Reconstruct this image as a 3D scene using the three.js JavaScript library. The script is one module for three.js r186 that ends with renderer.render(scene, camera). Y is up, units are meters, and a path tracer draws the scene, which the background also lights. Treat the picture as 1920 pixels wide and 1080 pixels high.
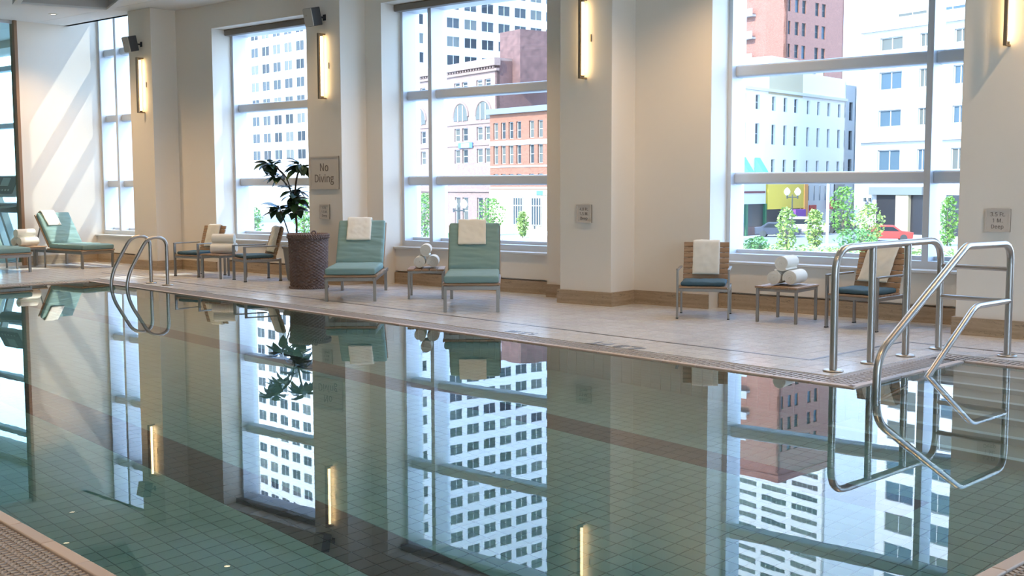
import * as THREE from 'three';
import { RoundedBoxGeometry } from 'three/addons/geometries/RoundedBoxGeometry.js';
import { mergeGeometries, mergeVertices } from 'three/addons/utils/BufferGeometryUtils.js';
import { ImprovedNoise } from 'three/addons/math/ImprovedNoise.js';
import { TextGeometry } from 'three/addons/geometries/TextGeometry.js';
import { FontLoader } from 'three/addons/loaders/FontLoader.js';
import { RectAreaLightUniformsLib } from 'three/addons/lights/RectAreaLightUniformsLib.js';

// ---------------------------------------------------------------- camera, sky, sun, exposure
// x runs along the window wall, z points from the windows into the hall, y is up; the camera stands over the origin.
const scene = new THREE.Scene();
const camera = new THREE.PerspectiveCamera(28.3574, 1920 / 1080, 0.1, 2000);
{
  const m = new THREE.Matrix4().makeBasis(new THREE.Vector3(0.767069, -0.003063, -0.641558), new THREE.Vector3(-0.054845, 0.996015, -0.07033), new THREE.Vector3(0.639216, 0.089134, 0.763844));
  camera.quaternion.setFromRotationMatrix(m);
  camera.position.set(0, 1.5, 0);
}
const renderer = new THREE.WebGLRenderer({ antialias: true });
renderer.toneMapping = THREE.LinearToneMapping;
renderer.toneMappingExposure = 1.34;
renderer.shadowMap.enabled = true;
RectAreaLightUniformsLib.init();

{ // clear summer sky: blue overhead, pale towards the horizon, the same all round
  const W = 16, H = 256, data = new Float32Array(W * H * 4);
  for (let j = 0; j < H; j++) {
    const up = Math.max(0, Math.sin(((j + 0.5) / H - 0.5) * Math.PI)), t = Math.pow(1 - up, 2.2);
    for (let i = 0; i < W; i++) data.set([0.32 + 0.64 * t, 0.63 + 0.56 * t, 1.30 + 0.28 * t, 1], (j * W + i) * 4);
  }
  const sky = new THREE.DataTexture(data, W, H, THREE.RGBAFormat, THREE.FloatType);
  sky.mapping = THREE.EquirectangularReflectionMapping;
  sky.magFilter = sky.minFilter = THREE.LinearFilter;
  sky.needsUpdate = true;
  scene.background = sky;
  scene.environment = sky;
  scene.backgroundIntensity = scene.environmentIntensity = 5.5;
}
const sun = new THREE.DirectionalLight(new THREE.Color(1.0, 0.93, 0.82), 8);   // stands behind the building, over the camera's left shoulder
sun.position.set(-62, 240, 240); sun.target.position.set(-60, 0, -90);
sun.castShadow = true; sun.shadow.mapSize.set(4096, 4096);
Object.assign(sun.shadow.camera, { left: -260, right: 260, top: 260, bottom: -260, near: 1, far: 900 });
scene.add(sun, sun.target);
// Spotlight standing in for sun reflected off an added tower, aimed at leftmost window.
const reflectedSunSpot = new THREE.SpotLight(new THREE.Color(1.0, 0.97, 0.92), 62000, 0, 0.040, 0.12, 2);
reflectedSunSpot.position.set(-2.4, 93.3, -71.3); reflectedSunSpot.target.position.set(-20.6, 2.4, -12.2);
reflectedSunSpot.castShadow = true; reflectedSunSpot.shadow.radius = 16; reflectedSunSpot.shadow.camera.far = 200;
scene.add(reflectedSunSpot, reflectedSunSpot.target);

// ---------------------------------------------------------------- helpers
const PI = Math.PI, WY = 6.6056 * PI / 180, CW = Math.cos(WY), SW = Math.sin(WY);
const V3 = (x, y, z) => new THREE.Vector3(x, y, z);
const fromPool = (x, z) => [CW * x - SW * z, SW * x + CW * z];      // the pool is turned a little against the window wall
let seedN = 7;
const rnd = () => { seedN = (seedN * 1664525 + 1013904223) >>> 0; return seedN / 4294967296; };
const rr = (a, b) => a + (b - a) * rnd();
const perlin = new ImprovedNoise();
const fbm = (x, y, z, o = 4) => { let s = 0, a = 0.5; for (let i = 0; i < o; i++, a /= 2, x *= 2, y *= 2, z *= 2) s += a * perlin.noise(x, y, z); return s; };
const lin = (r, g, b) => new THREE.Color().setRGB(r, g, b);
const mat = (color, roughness = 0.6, more = {}) => new THREE.MeshStandardMaterial({ color: color.isColor ? color : new THREE.Color(color), roughness, ...more });
const phys = (color, roughness = 0.6, more = {}) => new THREE.MeshPhysicalMaterial({ color: color.isColor ? color : new THREE.Color(color), roughness, ...more });
const used = new Map();
const numbered = (name) => { const n = used.get(name) ?? 0; used.set(name, n + 1); return n ? `${name}_${String(n).padStart(3, '0')}` : name; };
const shade = (o) => { o.castShadow = true; o.receiveShadow = true; return o; };
function metricUV(g) {                                               // uv in metres from the dominant side of each face
  g = g.index ? g.toNonIndexed() : g;
  const p = g.attributes.position, uv = new Float32Array(p.count * 2), a = V3(), b = V3(), c = V3();
  for (let i = 0; i < p.count; i += 3) {
    a.fromBufferAttribute(p, i); b.fromBufferAttribute(p, i + 1); c.fromBufferAttribute(p, i + 2);
    const n = b.clone().sub(a).cross(c.clone().sub(a)), x = Math.abs(n.x), y = Math.abs(n.y), z = Math.abs(n.z);
    [a, b, c].forEach((v, k) => uv.set(x > y && x > z ? [v.z, v.y] : y > z ? [v.x, v.z] : [v.x, v.y], (i + k) * 2));
  }
  g.setAttribute('uv', new THREE.BufferAttribute(uv, 2));
  return g;
}
const clean = (g) => { g = g.index ? g.toNonIndexed() : g; for (const k of Object.keys(g.attributes)) if (!['position', 'normal', 'uv'].includes(k)) g.deleteAttribute(k); if (!g.attributes.uv) g.setAttribute('uv', new THREE.BufferAttribute(new Float32Array(g.attributes.position.count * 2), 2)); return g; };
const join = (list) => (Array.isArray(list) ? (list.length > 1 ? mergeGeometries(list.map(clean)) : list[0]) : list);
function mesh(name, geo, material, parent = scene) {
  const o = shade(new THREE.Mesh(join(geo), material));
  o.name = parent === scene ? numbered(name) : name;
  parent.add(o);
  return o;
}
const tag = (o, label, category, group, kind) => { o.userData.label = label; if (category) o.userData.category = category; if (group) o.userData.group = group; if (kind) o.userData.kind = kind; return o; };
function thing(name, label, category, pos = [0, 0, 0], turn = 0, group) {
  const o = new THREE.Group(); o.name = numbered(name); scene.add(o);
  o.position.set(...pos); o.rotation.y = turn;
  return tag(o, label, category, group);
}
function structure(name, label, pos = [0, 0, 0], turn = 0) { const o = new THREE.Group(); o.name = numbered(name); scene.add(o); o.position.set(...pos); o.rotation.y = turn; o.userData.kind = 'structure'; o.userData.label = label; return o; }
function copyOf(src, pos, turn, label) { const o = src.clone(); o.name = numbered(src.name.replace(/_\d{3}$/, '')); scene.add(o); o.position.set(...pos); o.rotation.y = turn; o.userData = { ...src.userData, label }; return o; }
const box = (w, h, d, x = 0, y = 0, z = 0) => new THREE.BoxGeometry(w, h, d).translate(x, y, z);
const span = (x0, x1, y0, y1, z0, z1) => box(Math.abs(x1 - x0), Math.abs(y1 - y0), Math.abs(z1 - z0), (x0 + x1) / 2, (y0 + y1) / 2, (z0 + z1) / 2);
const uspan = (...a) => metricUV(span(...a));
const rbox = (w, h, d, r, x = 0, y = 0, z = 0, s = 2) => new RoundedBoxGeometry(w, h, d, s, r).translate(x, y, z);
function rod(a, b, r, seg = 10) { const d = b.clone().sub(a), g = new THREE.CylinderGeometry(r, r, d.length(), seg); g.applyQuaternion(new THREE.Quaternion().setFromUnitVectors(V3(0, 1, 0), d.clone().normalize())); return g.translate(...a.clone().add(b).multiplyScalar(0.5).toArray()); }
function bar(a, b, w, h) { const d = b.clone().sub(a), m = new THREE.Matrix4().lookAt(b, a, V3(0, 1, 0)), g = new THREE.BoxGeometry(w, h, d.length()); g.applyMatrix4(m); return g.translate(...a.clone().add(b).multiplyScalar(0.5).toArray()); }
class Bent extends THREE.Curve {                                      // straight runs with rounded bends
  constructor(pts, r, n = 7) {
    super(); const out = [pts[0].clone()];
    for (let i = 1; i < pts.length - 1; i++) {
      const p = pts[i], a = pts[i - 1].clone().sub(p), b = pts[i + 1].clone().sub(p), q = Math.min(Array.isArray(r) ? r[i - 1] : r, a.length() * 0.49, b.length() * 0.49);
      const s = p.clone().add(a.setLength(q)), e = p.clone().add(b.setLength(q));
      for (let k = 0; k <= n; k++) { const t = k / n; out.push(s.clone().multiplyScalar((1 - t) ** 2).add(p.clone().multiplyScalar(2 * t * (1 - t))).add(e.clone().multiplyScalar(t * t))); }
    }
    out.push(pts[pts.length - 1].clone());
    this.pts = out; this.acc = [0];
    for (let i = 1; i < out.length; i++) this.acc.push(this.acc[i - 1] + out[i].distanceTo(out[i - 1]));
  }
  getPoint(t, target = V3()) {
    const L = this.acc[this.acc.length - 1] * t; let i = 1; while (i < this.acc.length - 1 && this.acc[i] < L) i++;
    return target.copy(this.pts[i - 1]).lerp(this.pts[i], (L - this.acc[i - 1]) / Math.max(1e-9, this.acc[i] - this.acc[i - 1]));
  }
}
const tube = (pts, r, bend = 0.08, n = 90, seg = 14) => new THREE.TubeGeometry(new Bent(pts, bend), n, r, seg, false);
const lathe = (pts, seg = 32) => new THREE.LatheGeometry(pts.map(([x, y]) => new THREE.Vector2(x, y)), seg);

function texture(w, h, fn, srgb = true, rx = 1, ry = 1) {
  const d = new Uint8Array(w * h * 4);
  for (let j = 0; j < h; j++) for (let i = 0; i < w; i++) { const c = fn(i / w, j / h); d.set([c[0], c[1], c[2]].map((v) => Math.max(0, Math.min(255, v * 255))).concat(255), (j * w + i) * 4); }
  const t = new THREE.DataTexture(d, w, h); t.wrapS = t.wrapT = THREE.RepeatWrapping; t.magFilter = THREE.LinearFilter; t.minFilter = THREE.LinearMipmapLinearFilter; t.generateMipmaps = true;
  if (srgb) t.colorSpace = THREE.SRGBColorSpace;
  t.repeat.set(rx, ry); t.needsUpdate = true; return t;
}
// noise that repeats over the unit square
const wrapNoise = (u, v, fx, fy, z = 0, o = 3) => { const a = u * 2 * PI, b = v * 2 * PI, k = 1 / (2 * PI); return fbm(Math.cos(a) * fx * k + 5, Math.sin(a) * fx * k + Math.cos(b) * fy * k + z, Math.sin(b) * fy * k + 9, o); };
const woodMap = (c0, c1) => texture(256, 128, (u, v) => { const g = wrapNoise(u, v, 3, 46, 2) * 1.5 + 0.25 * wrapNoise(u, v, 8, 120, 4), t = Math.max(0, Math.min(1, 0.5 + g)); return c0.map((x, i) => x + (c1[i] - x) * t); });
const weaveBump = texture(64, 64, (u, v) => { const s = 0.5 + 0.25 * Math.sin(u * 2 * PI * 16) + 0.25 * Math.sin(v * 2 * PI * 16); return [s, s, s]; }, false, 12, 12);
const terryBump = texture(128, 128, (u, v) => { const s = 0.5 + 0.9 * wrapNoise(u, v, 60, 60, 1, 2); return [s, s, s]; }, false, 8, 8);
const stoneMap = texture(512, 256, (u, v) => { const g = wrapNoise(u, v, 2.4, 22, 3, 4), f = wrapNoise(u, v, 30, 60, 8, 3), t = 0.55 + 0.9 * g + 0.4 * f, dark = Math.abs(wrapNoise(u, v, 5, 12, 21, 4)) < 0.006 ? 0.68 : 1; return [0.59 + 0.13 * t, 0.50 + 0.12 * t, 0.385 + 0.12 * t].map((x) => x * dark); }, true, 0.7, 1.4);
const speckMap = texture(256, 256, (u, v) => { const g = 0.9 + 0.16 * wrapNoise(u, v, 40, 40, 6, 3) + 0.06 * wrapNoise(u, v, 6, 6, 16, 2); return [g, g, g]; }, true, 2.4, 2.4);
const brickGrain = texture(256, 256, (u, v) => { const g = 0.88 + 0.3 * wrapNoise(u, v, 50, 90, 6, 3); return [g, g, g]; }, true, 0.12, 0.12);

const M = {
  paint: mat(lin(0.78, 0.70, 0.585), 0.75),
  ceilingPaint: mat(lin(0.76, 0.74, 0.69), 0.85),
  stone: mat(lin(1, 1, 1), 0.38, { map: stoneMap }),
  frame: mat(lin(0.60, 0.62, 0.64), 0.4, { metalness: 0.15 }),
  sill: mat(lin(0.62, 0.61, 0.58), 0.35),
  glass: phys(lin(0.96, 1, 0.99), 0, { transmission: 1, thickness: 0, ior: 1.45 }),
  partitionGlass: phys(lin(0.82, 0.97, 0.96), 0, { transmission: 1, thickness: 0, ior: 1.45 }),
  steel: mat(lin(0.47, 0.43, 0.38), 0.34, { metalness: 1 }),
  brushed: mat(lin(0.33, 0.305, 0.27), 0.4, { metalness: 0.9 }),
  bronze: mat(lin(0.30, 0.22, 0.14), 0.4, { metalness: 0.8 }),
  brownTrim: mat(lin(0.30, 0.17, 0.09), 0.5),
  black: mat(lin(0.02, 0.02, 0.022), 0.5),
  darkGrey: mat(lin(0.06, 0.06, 0.06), 0.55),
  speakerGrille: mat(lin(0.52, 0.46, 0.37), 0.7),
  teal: mat(lin(0.20, 0.315, 0.29), 0.9, { bumpMap: weaveBump, bumpScale: 0.0006 }),
  blueCushion: mat(lin(0.05, 0.10, 0.12), 0.85, { bumpMap: weaveBump, bumpScale: 0.0006 }),
  towel: mat(lin(0.80, 0.75, 0.635), 0.97, { bumpMap: terryBump, bumpScale: 0.003 }),
  teak: mat(lin(1, 1, 1), 0.6, { map: woodMap([0.54, 0.42, 0.31], [0.70, 0.57, 0.44]) }),
  wicker: mat(lin(0.15, 0.095, 0.075), 0.65),
  pot: mat(lin(0.30, 0.27, 0.23), 0.7),
  soil: mat(lin(0.05, 0.035, 0.025), 0.95),
  signPlate: mat(lin(0.61, 0.525, 0.43), 0.5),
  signInk: mat(lin(0.17, 0.13, 0.095), 0.6),
};

// ---------------------------------------------------------------- the hall: floor, pool, walls, windows, ceiling
const CEIL = 4.66, ZC = -11.62, ZW = -12.13, ZS = -12.37, ZF = -12.53, ZG = -12.81, ZO = -12.95;
const XL = -31, XR = 6.9, ZN = 2.6, XE = -21.35;
// pool outline in pool axes
const PX0 = -17.80, PX1 = -1.87, PZ0 = -7.58, PZ1 = -1.84, NX = -4.32, NZ = -9.39, DEPTH = 1.25;
const outline = (e = 0) => [[PX0 - e, PZ1 + e], [PX0 - e, PZ0 - e], [NX - e, PZ0 - e], [NX - e, NZ - e], [PX1 + e, NZ - e], [PX1 + e, PZ1 + e]];
const inOutline = (x, z, e = 0) => (x > PX0 - e && x < PX1 + e && z > PZ0 - e && z < PZ1 + e) || (x > NX - e && x < PX1 + e && z > NZ - e && z <= PZ0);
const shapeOf = (pts) => new THREE.Shape(pts.map(([x, z]) => new THREE.Vector2(x, -z)));
const pathOf = (pts) => new THREE.Path(pts.map(([x, z]) => new THREE.Vector2(x, -z)));
const slabGeo = (outer, holes, top, thick) => { const s = shapeOf(outer); for (const h of holes) s.holes.push(pathOf(h)); return new THREE.ExtrudeGeometry(s, { depth: thick, bevelEnabled: false }).rotateX(-PI / 2).translate(0, top - thick, 0); };
const toPool = (x, z) => [CW * x + SW * z, -SW * x + CW * z];

const tileTints = [lin(0.80, 0.785, 0.765), lin(0.77, 0.755, 0.735), lin(0.83, 0.81, 0.79)].map((c) => mat(c, 0.2, { map: speckMap }));
{
  const floor = structure('floor', 'pale ceramic tiled pool deck between the water and the window wall', [0, 0, 0], -WY);
  const LIP = 0.03, GRATE = 0.30;
  const corners = [[XL, ZN], [XL, ZO + 0.1], [XR, ZO + 0.1], [XR, ZN]].map((p) => toPool(...p));
  mesh('slab', slabGeo(corners, [outline(GRATE + LIP)], -0.008, 0.5), mat(lin(0.34, 0.31, 0.28), 0.7), floor);
  // ceramic tiles, each with its own edges
  const pitch = 0.2, cells = [];
  for (let i = -140; i < 20; i++) for (let j = -75; j < 12; j++) {
    const x = -5.31 - pitch / 2 - i * -pitch, z = -8.555 - pitch / 2 + j * pitch;
    if (inOutline(x, z, GRATE + LIP + pitch / 2 - 0.012)) continue;
    const [wx, wz] = fromPool(x, z);
    if (wx < -26 || wx > 1.6 || wz < ZS - 0.02 || wz > -1) continue;
    const d = Math.hypot(wx, wz), ahead = (-wx * 0.639 - wz * 0.764) / d;
    if (ahead < 0.86) continue;
    cells.push([x, z, d]);
  }
  const tileGeo = new THREE.BoxGeometry(0.1945, 0.012, 0.1945); metricUVindexed(tileGeo);
  const seen = cells.filter(([x, z]) => z < PZ0 || x < PX0).sort((a, b) => a[2] - b[2]);
  const near = new Set(seen.slice(0, 290));
  for (const [x, z] of near) { const t = mesh('tile', tileGeo, tileTints[Math.floor(rnd() * 3)], floor); t.position.set(x, -0.006 + rr(-0.0006, 0.0006), z); }
  const rest = cells.filter((c) => !near.has(c)), inst = shade(new THREE.InstancedMesh(tileGeo, tileTints[0], rest.length)), m4 = new THREE.Matrix4();
  rest.forEach(([x, z], k) => { inst.setMatrixAt(k, m4.makeTranslation(x, -0.006, z)); const v = rr(0.93, 1.05); inst.setColorAt(k, lin(v, v * rr(0.985, 1.01), v * rr(0.97, 1.01))); });
  inst.name = 'far_tiles'; inst.userData.kind = 'stuff'; floor.add(inst);
  // raised lip of pale stone pieces along the water
  const lipMat = [mat(lin(0.52, 0.405, 0.32), 0.45), mat(lin(0.47, 0.365, 0.29), 0.45)], lipGeo = {};
  const runs = [[PX0, PZ0, NX, PZ0, 0, -1], [NX, PZ0, NX, NZ, -1, 0], [NX, NZ, PX1, NZ, 0, -1], [PX1, NZ, PX1, PZ1, 1, 0], [PX0, PZ1, PX1, PZ1, 0, 1], [PX0, PZ0, PX0, PZ1, -1, 0]];
  for (const [x0, z0, x1, z1, nx, nz] of runs) {
    const L = Math.hypot(x1 - x0, z1 - z0), n = Math.max(1, Math.round(L / 0.36)), s = L / n, key = s.toFixed(4) + (nx ? 'x' : 'z');
    const wide = 0.062;
    lipGeo[key] ??= nx ? rbox(wide, 0.05, s - 0.004, 0.006, 0, 0, 0, 1) : rbox(s - 0.004, 0.05, wide, 0.006, 0, 0, 0, 1);
    for (let k = 0; k < n; k++) { const f = (k + 0.5) / n, t = mesh('coping_piece', lipGeo[key], lipMat[k % 2], floor); t.position.set(x0 + (x1 - x0) * f + nx * wide / 2, -0.017, z0 + (z1 - z0) * f + nz * wide / 2); }
    // overflow channel and its grating
  }
  const bars = [], chan = [], gratingM = mat(lin(0.36, 0.295, 0.24), 0.5);
  const off = 0.066, gw = GRATE + LIP - off - 0.006, mid = off + gw / 2;
  const lay = (x0, z0, x1, z1, nx, nz, pitchBar) => {
    const L = Math.hypot(x1 - x0, z1 - z0), n = Math.round(L / pitchBar), cx = (x0 + x1) / 2 + nx * mid, cz = (z0 + z1) / 2 + nz * mid;
    for (let k = 0; k < n; k++) { const f = (k + 0.5) / n, x = x0 + (x1 - x0) * f + nx * mid, z = z0 + (z1 - z0) * f + nz * mid; bars.push(nx ? box(gw, 0.02, pitchBar * 0.5, x, -0.012, z) : box(pitchBar * 0.5, 0.02, gw, x, -0.012, z)); }
    for (const s of [-0.42, -0.14, 0.14, 0.42]) bars.push(nx ? box(0.014, 0.018, L, cx + s * gw, -0.014, cz) : box(L, 0.018, 0.014, cx, -0.014, cz + s * gw));
    chan.push(nx ? box(gw + 0.02, 0.02, L, cx, -0.09, cz) : box(L, 0.02, gw + 0.02, cx, -0.09, cz));
  };
  lay(PX0 - 0.3, PZ0, NX - off, PZ0, 0, -1, 0.05); lay(NX, PZ0, NX, NZ, -1, 0, 0.05); lay(NX - 0.3, NZ, PX1 + 0.3, NZ, 0, -1, 0.05);
  const farBars = bars.splice(0); lay(PX1, NZ, PX1, PZ1, 1, 0, 0.034); lay(PX0 - 0.3, PZ1, PX1 + 0.3, PZ1, 0, 1, 0.034); const nearBars = bars.splice(0); bars.push(...farBars); lay(PX0, PZ0, PX0, PZ1, -1, 0, 0.05);
  const nubs = []; for (let a = 0; a < 230; a++) for (let b = 0; b < 8; b++) { const u = -9.6 + a * 0.034 + (b % 2) * 0.017, v = PZ1 + off + 0.022 + b * 0.031; nubs.push(box(0.02, 0.004, 0.012, u, 0, v)); if (a < 130) nubs.push(box(0.012, 0.004, 0.02, PX1 + off + 0.022 + b * 0.031, 0, PZ1 - 0.1 - a * 0.034 - (b % 2) * 0.017)); }
  const nub = mesh('grating_studs', nubs, gratingM, floor); nub.userData.kind = 'stuff';
  const g = mesh('overflow_grating', bars, gratingM, floor); g.userData.kind = 'stuff'; mesh('near_grating', nearBars, gratingM, floor).userData.kind = 'stuff';
  mesh('overflow_channel', chan, mat(lin(0.05, 0.04, 0.035), 0.8), floor);
  // slotted drain let into the deck
  const dr = [];
  for (const [x0, z0, x1, z1] of [[-19.5, -8.548, -5.29, -8.548], [-5.29, -8.548, -5.29, -10.2], [-5.29, -10.2, -1, -10.2]]) dr.push(x0 === x1 ? span(x0 - 0.018, x0 + 0.018, -0.006, 0.0015, z0, z1) : span(x0, x1, -0.006, 0.0015, z0 - 0.018, z0 + 0.018));
  mesh('slot_drain', dr, mat(lin(0.07, 0.066, 0.062), 0.4, { metalness: 0.5 }), floor);
}
function metricUVindexed(g) { const p = g.attributes.position, n = g.attributes.normal, uv = new Float32Array(p.count * 2); for (let i = 0; i < p.count; i++) { const x = Math.abs(n.getX(i)), y = Math.abs(n.getY(i)); uv.set(x > 0.5 ? [p.getZ(i), p.getY(i)] : y > 0.5 ? [p.getX(i), p.getZ(i)] : [p.getX(i), p.getY(i)], i * 2); } g.setAttribute('uv', new THREE.BufferAttribute(uv, 2)); return g; }

{ // pool basin: shell, mosaic of 11 cm tiles with two dark lanes, steps in the corner bay
  const basin = structure('pool_basin', 'green tiled swimming pool basin with two dark lane stripes', [0, 0, 0], -WY);
  const grout = mat(lin(0.15, 0.20, 0.20), 0.8);
  const tileM = [lin(0.25, 0.36, 0.33), lin(0.238, 0.345, 0.317), lin(0.262, 0.372, 0.345)].map((c) => mat(c, 0.4)), darkM = mat(lin(0.075, 0.05, 0.056), 0.4);
  mesh('basin_floor', slabGeo(outline(0.25), [], -DEPTH, 0.25), grout, basin);
  const wallPts = outline(0), sh = [];
  mesh('basin_wall', slabGeo(outline(0.24), [outline(0)], -0.05, DEPTH - 0.05), grout, basin);
  const s = 0.11, gap = 0.006, geo = new THREE.BoxGeometry(s - gap, 0.008, s - gap), cells = [];
  const lane = (z) => (z > -6.28 && z < -5.90) || (z > -3.72 && z < -3.34);
  for (let x = PX0 + s / 2; x < PX1; x += s) for (let z = PZ0 + s / 2; z < PZ1; z += s) { const w = fromPool(x, z), d = Math.hypot(...w); cells.push({ p: [x, -DEPTH + 0.004, z], dark: lane(z) && x > PX0 + 1.2 && x < PX1 - 1.2, d, ahead: (-w[0] * 0.639 - w[1] * 0.764) / d }); }
  const near = cells.filter((c) => c.ahead > 0.95 && c.d > 4.6).sort((a, b) => a.d - b.d).slice(0, 290), set = new Set(near);
  for (const c of near) mesh('tile', geo, c.dark ? darkM : tileM[Math.floor(rnd() * 3)], basin).position.set(...c.p);
  const m4 = new THREE.Matrix4(), lay = (name, list, material) => { const i = shade(new THREE.InstancedMesh(geo, material, list.length)); list.forEach((c, k) => { if (c.q) m4.compose(V3(...c.p), c.q, V3(1, 1, 1)); else m4.makeTranslation(...c.p); i.setMatrixAt(k, m4); const v = rr(0.93, 1.06); i.setColorAt(k, lin(v, v, v)); }); i.name = name; i.userData.kind = 'stuff'; basin.add(i); };
  lay('floor_mosaic', cells.filter((c) => !set.has(c) && !c.dark), tileM[0]);
  lay('lane_mosaic', cells.filter((c) => !set.has(c) && c.dark), darkM);
  const wallCells = [];
  for (let e = 0; e < wallPts.length; e++) {
    const [ax, az] = wallPts[e], [bx, bz] = wallPts[(e + 1) % wallPts.length], L = Math.hypot(bx - ax, bz - az), ux = (bx - ax) / L, uz = (bz - az) / L, nx = -uz, nz = ux;
    const inn = inOutline(ax + ux * L / 2 + nx * 0.05, az + uz * L / 2 + nz * 0.05) ? 1 : -1;
    const q = new THREE.Quaternion().setFromUnitVectors(V3(0, 1, 0), V3(nx * inn, 0, nz * inn));
    for (let u = s / 2; u < L; u += s) for (let y = -0.10; y > -DEPTH; y -= s) wallCells.push({ p: [ax + ux * u + nx * inn * 0.004, y, az + uz * u + nz * inn * 0.004], q });
  }
  lay('wall_mosaic', wallCells, tileM[1]);
  const stepM = mat(lin(0.40, 0.38, 0.32), 0.5), noseM = mat(lin(0.62, 0.66, 0.64), 0.5);
  for (let k = 0; k < 6; k++) {
    const z1 = -9.03 + k * 0.36, top = -0.16 - k * 0.175;
    const st = mesh('step', span(NX, PX1, -DEPTH, top, NZ, z1), stepM, basin);
    mesh('nosing', span(NX, PX1, top, top + 0.012, z1 - 0.06, z1 + 0.004), noseM, st);
  }
}
{ // water: one still body filling the basin, faintly rippled
  const N = 512, data = new Float32Array(N * N * 4), waves = [], size = 5;
  for (let k = 0; k < 34; k++) { const q = Math.floor(rr(12, 64)), a = rr(0, 2 * PI); waves.push([Math.round(q * Math.cos(a)), Math.round(q * Math.sin(a)), rr(0, 2 * PI), 1 / Math.pow(q, 1.35)]); }
  let lo = 1e9, hi = -1e9; const f = new Float32Array(N * N);
  for (let j = 0; j < N; j++) for (let i = 0; i < N; i++) { let h = 0; for (const [a, b, c, w] of waves) h += w * Math.sin((a * i + b * j) / N * 2 * PI + c); f[j * N + i] = h; lo = Math.min(lo, h); hi = Math.max(hi, h); }
  for (let k = 0; k < N * N; k++) { const v = (f[k] - lo) / (hi - lo); data.set([v, v, v, 1], k * 4); }
  const ripple = new THREE.DataTexture(data, N, N, THREE.RGBAFormat, THREE.FloatType); ripple.wrapS = ripple.wrapT = THREE.RepeatWrapping; ripple.magFilter = THREE.LinearFilter; ripple.repeat.set(1 / size, 1 / size); ripple.needsUpdate = true;
  const water = phys(lin(1, 1, 1), 0, { transmission: 1, thickness: 1.2, ior: 1.333, attenuationColor: lin(0.62, 0.89, 0.88), attenuationDistance: 2.4, bumpMap: ripple, bumpScale: 0.00005 });
  const o = mesh('pool_water', metricUV(slabGeo(outline(0.008), [], -0.004, DEPTH + 0.05)), water); o.rotation.y = -WY;
  tag(o, 'still clear teal pool water mirroring the windows and columns', 'water', null, 'stuff');
}
{ // painted depth marking on the deck tiles, to be read from the window side
  const font = await new FontLoader().loadAsync('fonts/droid/droid_sans_bold.typeface.json');
  globalThis.boldFont = font;
}
const regular = await new FontLoader().loadAsync('fonts/droid/droid_sans_regular.typeface.json');
const bold = globalThis.boldFont;
const textGeo = (s, size, depth, font = regular) => { const g = new TextGeometry(s, { font, size, depth, curveSegments: 4, bevelEnabled: false }); g.computeBoundingBox(); const b = g.boundingBox; return g.translate(-(b.min.x + b.max.x) / 2, 0, 0); };
for (const [s, x, z, size, label] of [['4.8 FT', -7.05, -8.12, 0.17, 'grey depth lettering reading 4.8 FT set in the deck before the middle column'], ['1.5 M', -8.35, -8.12, 0.12, 'small grey lettering reading 1.5 M beside the larger deck lettering'], ['5 FT', -14.9, -8.12, 0.13, 'grey depth lettering set in the deck near the ladder rails']]) {
  const [wx, wz] = fromPool(x, z), t = thing('deck_lettering', label, 'lettering', [wx, 0, wz], -WY + PI, 'depth lettering on the deck');
  mesh('letters', textGeo(s, size, 0.0015, bold).rotateX(-PI / 2).translate(0, 0.001, 0), mat(lin(0.17, 0.19, 0.22), 0.4), t);
}

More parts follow.
